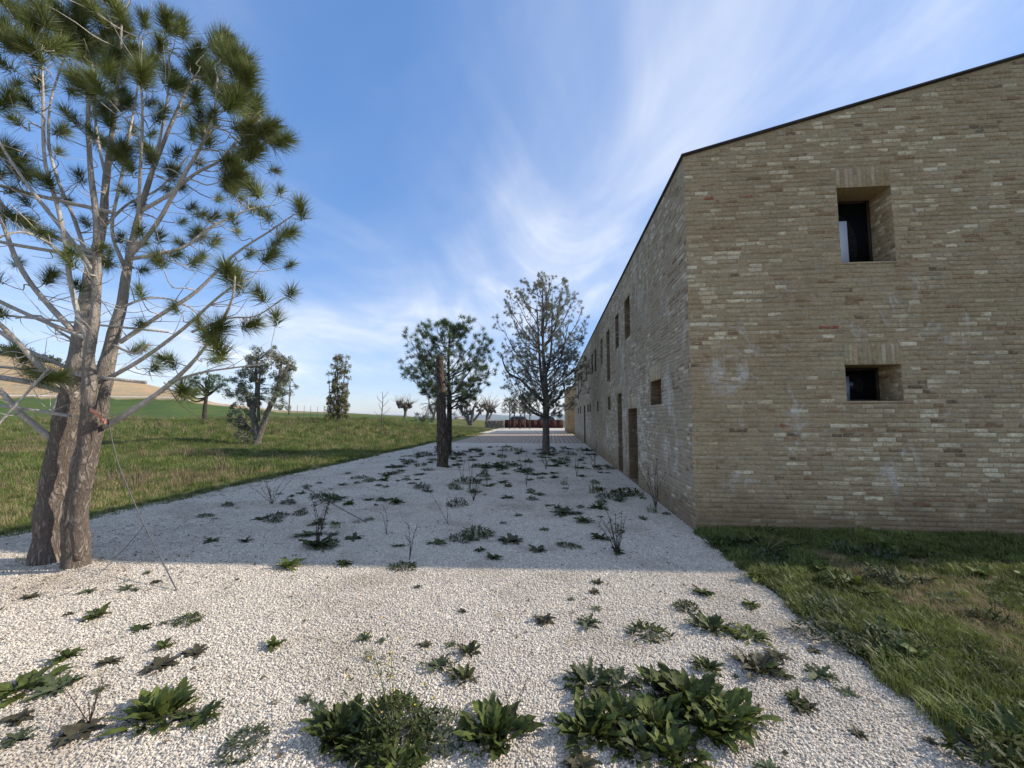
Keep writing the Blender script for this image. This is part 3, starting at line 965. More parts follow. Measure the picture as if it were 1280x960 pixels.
# ================================================================== SCATTERED STUFF (gravel stones, grass)
def scatter(name, P, scl, rot, idx, protos, label):
    """one object: instances of small prototype meshes on points (geometry nodes)"""
    n = len(P)
    me = bpy.data.meshes.new(name)
    me.vertices.add(n); me.vertices.foreach_set("co", np.asarray(P, np.float32).ravel())
    a = me.attributes.new("scl", 'FLOAT', 'POINT'); a.data.foreach_set("value", np.asarray(scl, np.float32))
    a = me.attributes.new("rot", 'FLOAT_VECTOR', 'POINT'); a.data.foreach_set("vector", np.asarray(rot, np.float32).ravel())
    a = me.attributes.new("idx", 'INT', 'POINT'); a.data.foreach_set("value", np.asarray(idx, np.int32))
    pc = bpy.data.collections.new(name + "_prototypes")
    for k, pm in enumerate(protos):
        pc.objects.link(bpy.data.objects.new("%s_proto_%02d" % (name, k), pm))
    ng = bpy.data.node_groups.new(name + "_nodes", 'GeometryNodeTree')
    ng.interface.new_socket("Geometry", in_out='INPUT', socket_type='NodeSocketGeometry')
    ng.interface.new_socket("Geometry", in_out='OUTPUT', socket_type='NodeSocketGeometry')
    gi = ng.nodes.new("NodeGroupInput"); go = ng.nodes.new("NodeGroupOutput")
    ci = ng.nodes.new("GeometryNodeCollectionInfo"); ci.inputs["Collection"].default_value = pc
    ci.inputs["Separate Children"].default_value = True; ci.inputs["Reset Children"].default_value = True
    ip = ng.nodes.new("GeometryNodeInstanceOnPoints"); ip.inputs["Pick Instance"].default_value = True

    def attr(nm, dt):
        x = ng.nodes.new("GeometryNodeInputNamedAttribute"); x.data_type = dt; x.inputs["Name"].default_value = nm
        return x.outputs["Attribute"]
    L = ng.links.new
    L(gi.outputs[0], ip.inputs["Points"]); L(ci.outputs[0], ip.inputs["Instance"])
    L(attr("idx", 'INT'), ip.inputs["Instance Index"]); L(attr("rot", 'FLOAT_VECTOR'), ip.inputs["Rotation"])
    L(attr("scl", 'FLOAT'), ip.inputs["Scale"]); L(ip.outputs[0], go.inputs[0])
    o = obj(name, me)
    o.modifiers.new("scatter", 'NODES').node_group = ng
    return tag(o, label, None, None, "stuff")


def stone_protos():
    import bmesh
    out = []
    mat, t, b = new_mat("gravel_stone", 0.9, 0.2)
    oi = nd(t, "ShaderNodeObjectInfo")
    c = mixc(t, oi.outputs["Random"], (0.46, 0.395, 0.305), (0.88, 0.785, 0.650))
    geo = nd(t, "ShaderNodeNewGeometry")
    n1 = tex(t, "ShaderNodeTexNoise", geo.outputs["Position"], Scale=0.9, Detail=6, Roughness=0.7)
    c = mixc(t, ramp(t, n1.outputs["Fac"], 0.46, 0.68, 0, 0.62), c, (0.42, 0.345, 0.255))
    t.links.new(c, b.inputs["Base Color"])
    for k in range(6):
        bm = bmesh.new()
        bmesh.ops.create_icosphere(bm, subdivisions=1, radius=0.5)
        sx, sy, sz = random.uniform(.8, 1.3), random.uniform(.7, 1.0), random.uniform(.45, .8)
        for v in bm.verts:
            d = 1 + 0.28 * random.uniform(-1, 1)
            v.co = Vector((v.co.x * sx * d, v.co.y * sy * d, v.co.z * sz * d))
        me = bpy.data.meshes.new("stone"); bm.to_mesh(me); bm.free(); me.materials.append(mat)
        out.append(me)
    return out


def gravel_points():
    P = []; S = []
    # density falls with distance: stones stay about a pixel or more across
    for (d0, d1, dens, s0, s1) in ((.5, 3.2, 9000, .007, .018), (3.2, 5.0, 6000, .008, .019), (5.0, 8.0, 2400, .009, .021), (8.0, 13.0, 500, .012, .025)):
        w = 2 * d1 * 1.32 + 3.2
        n = int(w * (d1 - d0) * dens)
        d = rng.uniform(d0, d1, n); la = rng.uniform(-w / 2, w / 2, n)
        x = CR.x * la + GF.x * d; y = CR.y * la + GF.y * d
        xl = GX0 - .15
        ok = (np.abs(la) < d * 1.32 + 1.6) & (x > xl) & (x < XW - .012)
        x, y = x[ok], y[ok]
        s = rng.uniform(s0, s1, len(x)) * rng.uniform(.75, 1.1, len(x))
        z = 0.006 + s * rng.uniform(-.05, .35, len(x)) + (s < .013) * .002
        P.append(np.stack([x, y, z], -1)); S.append(s)
    return np.concatenate(P), np.concatenate(S)


gp, gs = gravel_points()
n = len(gp)
scatter("gravel_stones", gp, gs, np.stack([rng.uniform(-.5, .5, n), rng.uniform(-.5, .5, n), rng.uniform(0, 6.28, n)], -1),
        rng.integers(0, 6, n), stone_protos(), "loose pale limestone gravel")


def grass_clump(n, h0, h1, spread, lean, w, mat, flat=False):
    V = []; Fc = []
    for _ in range(n):
        a = random.uniform(0, 6.283); r = spread * math.sqrt(random.random())
        x, y = r * math.cos(a), r * math.sin(a)
        h = random.uniform(h0, h1); az = random.uniform(0, 6.283)
        ln = random.uniform(.1, 1) * lean * h
        dx, dy = math.cos(az), math.sin(az)
        sx, sy = -dy * w / 2, dx * w / 2
        b = len(V)
        hm, lm = h * .55, ln * .3
        V += [(x - sx, y - sy, -.01), (x + sx, y + sy, -.01),
              (x - sx * .8 + dx * lm, y - sy * .8 + dy * lm, hm), (x + sx * .8 + dx * lm, y + sy * .8 + dy * lm, hm),
              (x + dx * ln, y + dy * ln, h * (0.97 if lean < 1 else .8))]
        Fc += [(b, b + 1, b + 3, b + 2), (b + 2, b + 3, b + 4)]
    return mesh_np("clump", V, Fc, mat)


def leaf_vf(L, W, droop=0.3, fold=0.25, seg=5, shape="oval", wavy=0.0):
    """a leaf along +x, rising from the base, with folded midrib and uneven edges"""
    V = []; Fc = []
    tw = random.uniform(-.25, .25)
    for i in range(seg + 1):
        t = i / seg
        if shape == "oval": w = math.sin(math.pi * (0.05 + .95 * t) ** 0.85) ** .85 if t < 1 else 0
        elif shape == "spoon": w = max(0.14, math.sin(math.pi * max(0, t - .12) / .9) ** 1.0) if t < 1 else 0.02
        else: w = (math.sin(math.pi * (0.05 + .95 * t)) ** .7) * (1.0 if i % 2 else 0.42) if t < 1 else 0
        w *= W / 2
        x = L * t
        z = L * (0.10 * t - droop * t * t)
        y = tw * L * t * t
        w1 = w * random.uniform(.8, 1.2); w2 = w * random.uniform(.8, 1.2)
        wv = wavy * W * random.uniform(-1.2, 1.2) * (1 if 0 < t < 1 else 0)
        V += [(x, y - w1, z + fold * w + wv), (x, y, z), (x, y + w2, z + fold * w - wv)]
    for i in range(seg):
        a = i * 3
        Fc += [(a, a + 1, a + 4, a + 3), (a + 1, a + 2, a + 5, a + 4)]
    return np.array(V), Fc


def leaf_xf(V, az, el, scale=1.0, pos=(0, 0, 0), roll=0.0):
    R = (Euler((roll, -el, az), 'XYZ')).to_matrix()
    return (np.asarray(V) * scale) @ np.array(R).T + np.array(pos)


# ---- lawn
lawn_p = [grass_clump(36, .022, .06, .055, .9, .0042, M["grass"]) for _ in range(4)]
lawn_p += [grass_clump(26, .04, .10, .06, 1.0, .0045, M["grass"]) for _ in range(2)]
lawn_p += [grass_clump(24, .03, .07, .06, 1.2, .0035, M["straw"]) for _ in range(3)]


def low_herb(mat):
    mb = MB()
    for _ in range(24):
        V, f = leaf_vf(random.uniform(.022, .05), random.uniform(.008, .018), .35, .3, 4, random.choice(('oval', 'lobed')), .1)
        mb.add(leaf_xf(V, random.uniform(0, 6.28), random.uniform(.1, 1.1), 1, (random.uniform(-.04, .04), random.uniform(-.04, .04), .005 + random.random() * .02)), f)
    return mb.mesh("herb", mat)


lawn_p += [low_herb(M["weed_bright"]), low_herb(M["weed"]), low_herb(M["weed_grey"])]
P = []; S = []; R = []; I = []
N_L = 30000
xs = XW - 0.035 + rng.uniform(0, 1, N_L) ** 1.25 * 8.2
ys = rng.uniform(-1.0, YG - .01, N_L)
for x, y in zip(xs, ys):
    v = Vector((x, y, 0)); d = v.dot(GF)
    if x < XW + .02 and mnoise.noise((y * 3.1, 4, 0)) < .05: continue
    if d < .3 or abs(v.dot(CR)) > d * 1.36 + 1.6: continue
    k = mnoise.noise((x * .75, y * .75, 5.0)) + .5 * mnoise.noise((x * 2.2, y * 2.2, 8.0))
    dist_e = min(x - XW, YG - y)
    dry = k - (.35 if dist_e < .9 else 0) + (0.15 if 2.2 < y < 4.6 and x > XW + 1.0 else -.1)
    near_edge = x - XW < .35 or YG - y < .7
    u = random.random()
    if dry > .17:
        if u < .45: i = random.choice((6, 7, 8)); s = random.uniform(.6, 1.1)
        elif u < .75: i = random.randrange(4); s = random.uniform(.5, .9)
        else: continue
    elif u < .22: i = random.choice((9, 9, 9, 10, 10, 11)); s = random.uniform(.5, 1.15)
    elif near_edge and u < .5: i = random.choice((4, 5)); s = random.uniform(.8, 1.25)
    else: i = random.choice((0, 1, 2, 3, 0, 1, 2, 3, 4)); s = random.uniform(.6, 1.2) * (1 + .35 * mnoise.noise((x * 2.4, y * 2.4, 31.0)))
    P.append((x, y, lawn_z(x, y))); S.append(s); R.append((0, 0, random.uniform(0, 6.28))); I.append(i)
scatter("lawn_grass", P, S, R, I, lawn_p, "green and straw-coloured lawn grass")

# ---- meadow
mead_p = [grass_clump(26, .08, .20, .13, .8, .010, M["meadow_grass"]) for _ in range(4)]
mead_p += [grass_clump(20, .10, .26, .14, .9, .009, M["straw"]) for _ in range(2)]
mead_p += [grass_clump(16, .25, .55, .12, .5, .012, M["dry"]) for _ in range(2)]
P = []; S = []; R = []; I = []
for (d0, d1, nn, sc) in ((3.5, 12, 9000, .9), (12, 24, 12000, 1.2), (24, 50, 13000, 1.9)):
    for _ in range(nn):
        d = math.sqrt(random.uniform(d0 * d0, d1 * d1)); la = random.uniform(-1.32, .02) * d
        x = CR.x * la + GF.x * d; y = CR.y * la + GF.y * d
        e = GX0 + .22 * mnoise.noise((y * .6, 3.1, 0)) - .02
        if x > e + random.uniform(-.12, .12) + (random.random() ** 6) * 1.1: continue
        if x > e + .12: d0_small = .45
        else: d0_small = 1.0
        k = mnoise.noise((x * .16, y * .3, 1.0)) + .5 * mnoise.noise((x * .5, y * .9, 3.0))
        u = random.random()
        edge = e - x < .7
        if k > .28 and not edge:
            i = random.choice((4, 5, 4, 5, 4, 5, 6, 7)) if u < .42 else random.randrange(4)
            if i >= 6 and d < 9: i = 4
        else:
            i = random.randrange(4) if u < .88 else random.choice((4, 5))
        s = random.uniform(.7, 1.25) * sc * (.62 if d < 9 else .78) * (1 if not edge else .75) * d0_small
        P.append((x, y, tz(x, y) - .01)); S.append(s); R.append((0, 0, random.uniform(0, 6.28))); I.append(i)
scatter("meadow_grass", P, S, R, I, mead_p, "rough green and straw-coloured meadow grass")

# ---- dry litter on the gravel
def litter_protos():
    out = []
    for q in range(4):
        V, f = leaf_vf(.03, .010 + .004 * q, .5, .5, 3, "oval", .2); out.append(mesh_np("bit", V, f, M["dry"]))
    for q in range(2):
        mb = MB(); mb.tube([(0, 0, 0), (.04, .012, .006), (.09, 0, .002)], [.0016, .0016, .001], 3); out.append(mb.mesh("bit", M["dry_dark"]))
    return out


P = []; S = []; R = []; I = []
while len(P) < 2600:
    x = random.uniform(GX0, XW - .05); y = random.uniform(1.2, 11)
    px = 640 + 520 * (x * CR.x + y * CR.y) / max(.5, x * GF.x + y * GF.y)
    if px < -60 or px > 1340: continue
    w = .25 + .75 * max(0, mnoise.noise((x * .8, y * .8, 12.0)) * 2) + 1.2 * math.exp(-((x + 5.2) ** 2 + (y - 4) ** 2) / 1.6) + .8 * math.exp(-(x - GX0) / .5)
    if random.random() > w * .6: continue
    P.append((x, y, .018)); S.append(random.uniform(.5, 1.3)); R.append((random.uniform(-.4, .4), random.uniform(-.3, .3), random.uniform(0, 6.28))); I.append(random.randrange(6))
scatter("leaf_litter", P, S, R, I, litter_protos(), "dry brown leaf and twig litter on the gravel")

# ================================================================== PINE WITH MANY STEMS (left)
pine_base = place(76, 706, 0.0)
D0 = (pine_base - CAM).dot(CF)
pine = empty("pine_tree", pine_base, "big multi-stemmed pine with dense needle tufts and bare lower branches, strapped trunk", "pine tree")


def PXW(p, off):
    return at_depth(p[0], p[1], D0 + off)


def needle_tuft(n, L, shoot=.13, w=.0035, back=0.1):
    V = np.zeros((n * 3, 3)); F_ = np.arange(n * 3).reshape(-1, 3)
    for k in range(n):
        t = random.random() ** .8
        az = random.uniform(0, 6.283)
        ang = math.radians(random.uniform(20, 95) * (1.12 - .55 * t))
        d = Vector((math.sin(ang) * math.cos(az), math.sin(ang) * math.sin(az), math.cos(ang)))
        l = L * random.uniform(.75, 1.1)
        o = Vector((0, 0, shoot * (t - .5)))
        s = d.cross(Vector((random.random() - .5, random.random() - .5, random.random() - .5))).normalized() * w * .5
        tip = o + d * l + Vector((0, 0, -.012 * random.random()))
        V[k * 3] = o + d * .012 - s; V[k * 3 + 1] = o + d * .012 + s; V[k * 3 + 2] = tip
    return V, F_


tuft_big = [mesh_np("needle_tuft", *needle_tuft(460, .20, .17, .0048), M["needles"]) for _ in range(5)]
tuft_mid = [mesh_np("needle_tuft", *needle_tuft(220, .155, .12, .0044), M["needles"]) for _ in range(4)]

STEMS = [  # (px, py, radius px) polylines
    ([(58, 716, 27), (60, 690, 21), (64, 640, 19), (70, 595, 18), (82, 540, 17), (95, 480, 17), (103, 420, 15), (112, 345, 10), (127, 285, 7.4), (133, 221, 5.6), (142, 150, 3.8), (150, 75, 2.6), (152, 20, 1.6)], .08, .25),
    ([(94, 716, 19), (95, 690, 16), (95, 640, 15), (104, 585, 14), (118, 530, 14), (128, 477, 12.5), (140, 427, 11), (152, 382, 8.5), (161, 325, 6.6), (172, 277, 5.2), (187, 225, 4.2), (202, 184, 3.5), (221, 139, 2.6), (240, 100, 1.8)], -.06, .1),
    ([(97, 700, 6), (99, 640, 10), (105, 590, 11.5), (110, 540, 11), (112, 486, 9.5), (111, 444, 8.5), (119, 394, 7), (121, 345, 6), (120, 274, 5), (113, 210, 4), (110, 150, 3), (112, 100, 2.2)], -.20, -.35),
]
LIMBS = [
    ([(161, 322, 4.6), (195, 281, 4.2), (229, 221, 3.6), (255, 176, 3), (268, 139, 2.4), (272, 95, 1.6)], 0, -.25),
    ([(172, 266, 4), (210, 244, 3.4), (244, 217, 3), (277, 199, 2.5), (304, 165, 1.8), (325, 150, 1.2)], 0, .3),
    ([(161, 324, 4), (225, 311, 3.2), (262, 285, 2.6), (311, 262, 1.9), (340, 258, 1.2)], 0, .5),
    ([(131, 534, 5), (175, 507, 4.2), (217, 476, 3.7), (254, 437, 3), (287, 384, 2.2), (294, 345, 1.4)], 0, -.6),
    ([(141, 470, 4.4), (179, 448, 3.9), (229, 411, 3.2), (271, 373, 2.4), (300, 352, 1.5)], 0, -.3),
    ([(150, 428, 4.6), (200, 394, 4), (246, 364, 3.4), (292, 319, 2.6), (337, 289, 1.9), (368, 268, 1.2)], 0, .25),
    ([(212, 478, 3), (250, 466, 2.2), (290, 460, 1.6), (330, 455, 1)], -.3, -.5),
    ([(240, 415, 2.4), (285, 398, 1.9), (320, 395, 1.4), (355, 372, 1)], -.2, -.3),
    ([(92, 414, 6), (58, 378, 5.2), (29, 340, 4.6), (8, 292, 4), (-4, 240, 3.4), (-14, 170, 2.4)], .1, -.1),
    ([(116, 440, 5.5), (98, 394, 4.8), (87, 348, 4.4), (84, 320, 4), (73, 262, 3.6), (56, 202, 3), (54, 120, 2.2), (52, 60, 1.4)], -.2, -.55),
    ([(121, 348, 4.5), (94, 307, 3.9), (56, 259, 3.3), (30, 225, 2.8), (0, 180, 2.3), (-30, 130, 1.6)], -.25, -.4),
    ([(112, 334, 4.4), (94, 277, 3.6), (75, 232, 3.2), (61, 180, 2.7), (64, 124, 2.2), (81, 72, 1.5)], .1, .55),
    ([(154, 330, 4), (140, 285, 3.3), (152, 220, 2.8), (165, 150, 2.2), (175, 90, 1.6), (178, 50, 1.1)], 0, .6),
    ([(172, 280, 3.4), (176, 200, 2.8), (178, 130, 2.3), (172, 70, 1.6)], 0, -.5),
    ([(187, 225, 3.4), (205, 150, 2.6), (212, 90, 2), (208, 45, 1.4)], .05, .2),
    ([(133, 225, 3.2), (120, 160, 2.6), (118, 95, 2), (105, 40, 1.4)], .2, .5),
    ([(97, 493, 5.5), (54, 462, 5), (20, 425, 4.4), (-8, 398, 3.8), (-60, 350, 2.6)], .1, -.5),
    ([(98, 496, 5), (46, 480, 4.8), (0, 472, 4.6), (-70, 462, 3.4), (-120, 430, 2)], .1, -.2),
    ([(64, 548, 6), (29, 519, 4.8), (0, 488, 4), (-50, 440, 2.8)], .08, -.3),
    ([(88, 520, 3), (29, 511, 2.6), (0, 507, 2.4), (-50, 500, 1.8)], -.05, -.5),
    ([(70, 540, 4.2), (67, 515, 4), (75, 494, 3.4), (86, 470, 2.6)], .22, .3),
    ([(60, 462, 2.4), (30, 495, 2), (0, 528, 1.6), (-30, 560, 1.0)], -.3, -.5),
    ([(84, 326, 3.2), (55, 300, 2.5), (24, 290, 2), (-8, 300, 1.4)], -.35, -.7),
    ([(140, 430, 3), (168, 442, 2.2), (182, 430, 1.6)], 0, -.3),
    ([(100, 430, 3.4), (75, 415, 2.6), (50, 395, 2), (20, 398, 1.4)], .1, .5),
    ([(152, 384, 2.8), (190, 372, 2.2), (230, 380, 1.6), (260, 405, 1)], 0, .5),
    ([(129, 285, 3.2), (160, 255, 2.5), (200, 235, 2), (235, 195, 1.4)], .2, .6),
]
limb_pts = []      # (world point, radius)


def stem_mesh(pl, o0, o1, sides, sub, jit):
    n = (len(pl) - 1) * sub
    ctrl = [PXW((p[0], p[1]), o0 + (o1 - o0) * i / (len(pl) - 1)) for i, p in enumerate(pl)]
    pts = spline(ctrl, n)
    k = D0 / F_PX
    rad = [np.interp(i / n * (len(pl) - 1), range(len(pl)), [p[2] * (1 if p[1] > 470 else .82) for p in pl]) * k * .80 for i in range(n + 1)]
    mb = MB()
    loc = [p - pine_base for p in pts]
    if jit:
        for i, p in enumerate(loc):
            w = rad[i] * .10
            loc[i] = p + Vector((mnoise.noise(p * 5) * w, mnoise.noise(p * 5 + Vector((9, 0, 0))) * w, 0))
            rad[i] *= 1 + .12 * mnoise.noise(p * 6 + Vector((0, 5, 0)))
    mb.tube(loc, rad, sides, True, None, jit)
    for p, r_ in zip(pts, rad):
        limb_pts.append((p, r_))
    return mb


for (pl, o0, o1) in STEMS:
    mb = stem_mesh(pl, o0, o1, 16, 5, .05)
    obj("trunk", mb.mesh("trunk", M["bark"], True), pine)
branch_of = []
all_limbs = list(LIMBS)
for (pl, o0, o1) in LIMBS:                  # the side of the crown that lies outside the frame
    q = [(2 * 105 - p[0] if i else p[0] - 30, p[1] - 12 * (i > 0), p[2]) for i, p in enumerate(pl)]
    if q[-1][0] < -60 and pl[0][1] < 480:
        all_limbs.append((q, o0 + .1, -o1))
limb_ends = []
for (pl, o0, o1) in all_limbs:
    mb = stem_mesh([(a_, b_, c_ * .9) for a_, b_, c_ in pl], o0, o1, 8, 4, .03)
    # side twigs, bare and crooked
    obj("branch", mb.mesh("branch", M["bark_limb"], True), pine)

TUFTS_A = [(15, 12), (5, 40), (41, 41), (30, 25), (68, 11), (55, 25), (98, 19), (85, 30), (124, 22), (112, 8), (143, 38), (150, 15), (60, 60), (75, 60), (90, 50), (101, 71), (120, 60),
           (135, 90), (161, 41), (150, 60), (172, 64), (165, 85), (188, 79), (178, 100), (112, 116), (100, 105), (143, 101), (125, 112), (150, 131), (244, 73), (240, 85), (278, 68), (270, 55), (290, 75), (300, 83),
           (266, 105), (258, 95), (285, 113), (275, 120), (308, 105), (300, 131), (290, 125), (210, 90), (225, 109), (215, 105), (315, 150), (322, 142), (334, 158), (338, 176), (330, 165), (308, 176), (300, 160), (315, 195), (305, 190),
           (293, 210), (296, 229), (288, 220), (130, -5), (70, -15), (30, -10), (180, 30), (0, -5), (200, 60), (140, 72), (105, 45), (45, 70), (20, 55)]
TUFTS_B = [(210, 34), (204, 26), (220, 42), (229, 41), (341, 214), (349, 242), (377, 266), (336, 274), (326, 268), (356, 293), (334, 323), (360, 334), (293, 278), (236, 261), (251, 293), (263, 274), (214, 221), (207, 238), (158, 203), (150, 195),
           (124, 176), (116, 168), (240, 173), (259, 176), (248, 203), (203, 143), (195, 150), (30, 218), (20, 210), (64, 233), (55, 225), (0, 221), (15, 270), (49, 293), (40, 285), (58, 298), (23, 154), (38, 135), (8, 83), (71, 191), (101, 225),
           (158, 240), (225, 279), (199, 300), (150, 300), (195, 323), (176, 338), (109, 281), (258, 413), (250, 408), (266, 416), (310, 407), (346, 402), (362, 369), (298, 357), (217, 457), (209, 450), (190, 461), (275, 440), (267, 450), (179, 434), (237, 496), (228, 490),
           (54, 469), (60, 474), (4, 394), (33, 448), (20, 440), (173, 407), (175, 369), (100, 360), (221, 388), (329, 373), (165, 440), (282, 235), (320, 240), (300, 250), (90, 330), (135, 330), (75, 165), (85, 145), (230, 140), (245, 125), (20, 110), (5, 130), (50, 110), (250, 150),
           (185, 130), (190, 190), (165, 165), (135, 150), (225, 235), (272, 250), (310, 320), (285, 345), (345, 305), (240, 330), (265, 305), (60, 350), (20, 330), (-5, 350), (35, 255), (85, 255), (0, 190), (12, 240)]


def attach(T):
    best = None
    for p, r_ in limb_pts:
        v = T - p
        d = v.length + (max(0, -v.z) * 1.5) + (.25 if r_ > .07 else 0)
        if best is None or d < best[0]:
            best = (d, p, r_)
    return best


twig = MB()
n_t = 0
foliage_V = []; foliage_F = []; f_n = 0


def add_tuft(T, bigt):
    global n_t, f_n
    d, A, r_ = attach(T)
    v = T - A
    mid = A + v * .5 + Vector((random.uniform(-.07, .07), random.uniform(-.07, .07), -.10 * v.length + random.uniform(-.06, .06)))
    m2 = A + v * .25 + Vector((random.uniform(-.04, .04), random.uniform(-.04, .04), random.uniform(-.05, .03)))
    pts = spline([A, m2, mid, T], 8)
    r0 = min(r_ * .6, .006 + .010 * v.length)
    twig.tube([p - pine_base for p in pts], [r0 + (.0035 - r0) * i / 8 for i in range(9)], 5, True)
    dirn = (pts[-1] - pts[-3]).normalized() + Vector((0, 0, .55))
    q = dirn.to_track_quat('Z', 'Y') @ Euler((random.uniform(-.3, .3), random.uniform(-.3, .3), random.uniform(0, 6))).to_quaternion()
    s = random.uniform(.85, 1.2)
    me = random.choice(tuft_big if bigt else tuft_mid)
    px, py, _ = proj_px(*T)
    if n_t < 298 and px > -20 and py > -30:
        o = obj("needle_tuft", me, pine, T - pine_base, None, s)
        o.rotation_euler = q.to_euler()
        n_t += 1
    else:
        co = np.zeros(len(me.vertices) * 3, np.float32); me.vertices.foreach_get("co", co); co = co.reshape(-1, 3)
        foliage_V.append(co * s @ np.array(q.to_matrix()).T + np.array(T - pine_base))


tg = []
for (x, y) in TUFTS_A:
    for k in range(2 if random.random() < .38 else 1):
        tg.append((x + random.uniform(-11, 11) * (k > 0), y + random.uniform(-11, 11) * (k > 0), random.uniform(-.75, .75), True))
for (x, y) in TUFTS_B:
    tg.append((x, y, random.uniform(-.6, .6), random.random() < .25))
for (x, y) in [(random.uniform(0, 330), random.uniform(60, 330)) for _ in range(34)]:
    if x < 180 + y * .6: tg.append((x, y, random.uniform(-.9, .9), False))
for (x, y) in TUFTS_A + TUFTS_B:           # the part of the crown outside the frame
    x2 = 2 * 95 - x - 20
    if x2 < -25: tg.append((x2, y + random.uniform(-20, 20), random.uniform(-.8, .8), (x, y) in TUFTS_A))
for k in range(14):                         # top of the crown above the frame
    tg.append((random.uniform(-60, 230), random.uniform(-95, -32), random.uniform(-.7, .7), True))
for (x, y, o, b_) in tg:
    # depth follows the nearest limb on the picture plane
    best = min(((proj_px(*p)[0] - x) ** 2 + (proj_px(*p)[1] - y) ** 2, (p - CAM).dot(CF)) for p, r_ in limb_pts[::3])
    add_tuft(at_depth(x, y, best[1] + o * (.5 if best[0] < 900 else .35)), b_)
# bare, crooked twigs
lp = [q for q in limb_pts if q[1] < .045]
for k in range(300):
    p, r_ = random.choice(lp)
    if proj_px(*p)[0] > 300 and k % 3: continue
    out = Vector((p.x - pine_base.x, p.y - pine_base.y, 0)) + Vector((random.uniform(-1, 1), random.uniform(-1, 1), random.uniform(-.3, .9)))
    out.normalize()
    L = random.uniform(.2, .62)
    a = p + out * L * .45 + Vector((random.uniform(-.06, .06), random.uniform(-.06, .06), random.uniform(-.1, .05)))
    b_ = p + out * L + Vector((random.uniform(-.12, .12), random.uniform(-.12, .12), random.uniform(-.1, .16)))
    pts = spline([p, a, b_], 7)
    twig.tube([q - pine_base for q in pts], [min(r_ * .5, .006) * (1 - .75 * i / 7) for i in range(8)], 4, True)
obj("twigs", twig.mesh("twigs", M["bark_limb"], True), pine)["kind"] = "stuff"
if foliage_V:
    V = np.concatenate(foliage_V)
    obj("crown", mesh_np("crown", V, np.arange(len(V)).reshape(-1, 3), M["needles"]), pine)["kind"] = "stuff"

# strap round the stem and ropes to the ground
s0 = at_depth(113, 512, D0 - .33); s1 = at_depth(132, 528, D0 - .30); s2 = at_depth(121, 517, D0 - .36)
mb = MB()
pts = spline([at_depth(112, 514, D0 - .18), s0, s2, at_depth(128, 524, D0 - .33), s1, at_depth(135, 528, D0 - .1)], 14)
V = []; Fc = []
for i, p in enumerate(pts):
    for dz in (-.018, .018):
        for dn in (-.004, .004):
            V.append(p + Vector((0, dn, dz)))
for i in range(len(pts) - 1):
    a = i * 4; b_ = a + 4
    Fc += [(a, a + 2, b_ + 2, b_), (a + 1, b_ + 1, b_ + 3, a + 3), (a, b_, b_ + 1, a + 1), (a + 2, a + 3, b_ + 3, b_ + 2)]
tag(obj("tree_strap", mesh_np("tree_strap", [tuple(v) for v in V], Fc, M["strap"])), "faded orange strap tied round the multi-stemmed pine's trunk", "strap")


def rope(name, pts, r, label, mat="rope", n=24, cat="rope"):
    mb = MB(); p = spline(pts, n)
    mb.tube(p, [r] * (n + 1), 6)
    return tag(obj(name, mb.mesh(name, M[mat], True)), label, cat)


g = place(221, 738, 0.01)
rope("guy_rope", [at_depth(134, 520, D0 - .15), at_depth(148, 580, D0 - .12), at_depth(180, 655, D0 - .1), g], .0055, "taut dark guy rope from the strapped pine down to the gravel")
k1 = at_depth(181, 655, D0 - .1)
rope("slack_rope", [k1, at_depth(168, 672, D0 - .1), place(130, 712, .02), place(92, 738, .012), place(60, 748, .012)], .0042, "thin slack rope curling from the guy rope onto the gravel")
rope("support_wire", [at_depth(205, 478, D0 + .3), at_depth(262, 528, D0 + 4), place(345, 561)], .006, "thin pale wire running from the strapped pine to the meadow", "dry")

# ================================================================== OTHER TREES
def scale_at(base):
    return (base - CAM).dot(CF) / F_PX       # metres per photograph pixel at that depth


def tuft_cloud(centers, dirs, n, L, w, spread=1.0):
    """needle tufts joined in one crown: (k,3) centres"""
    k = len(centers)
    C = np.repeat(np.asarray(centers, float), n, 0)
    Dn = np.repeat(np.asarray(dirs, float), n, 0)
    v = rng.normal(size=(k * n, 3)); v /= np.linalg.norm(v, axis=1, keepdims=True)
    v = v + Dn * 0.75; v /= np.linalg.norm(v, axis=1, keepdims=True)
    l = L * rng.uniform(.6, 1.1, (k * n, 1))
    s = np.cross(v, rng.normal(size=(k * n, 3))); s /= np.linalg.norm(s, axis=1, keepdims=True) + 1e-9
    o = C + rng.normal(size=(k * n, 3)) * L * .18 * spread
    V = np.stack([o - s * w / 2, o + s * w / 2, o + v * l], 1).reshape(-1, 3)
    return V, np.arange(len(V)).reshape(-1, 3)


def leaf_cloud(centers, rad, n, size):
    """small folded leaves spread through clumps"""
    k = len(centers)
    C = np.repeat(np.asarray(centers, float), n, 0)
    v = rng.normal(size=(k * n, 3)); v /= np.linalg.norm(v, axis=1, keepdims=True)
    o = C + v * (rng.uniform(0, 1, (k * n, 1)) ** .5) * np.repeat(np.asarray(rad, float), n)[:, None]
    a = rng.normal(size=(k * n, 3)); a /= np.linalg.norm(a, axis=1, keepdims=True)
    b = np.cross(a, rng.normal(size=(k * n, 3))); b /= np.linalg.norm(b, axis=1, keepdims=True) + 1e-9
    s = size * rng.uniform(.6, 1.2, (k * n, 1))
    V = np.stack([o - a * s, o + b * s * .42, o + a * s, o - b * s * .42], 1).reshape(-1, 3)
    return V, np.arange(len(V)).reshape(-1, 4)


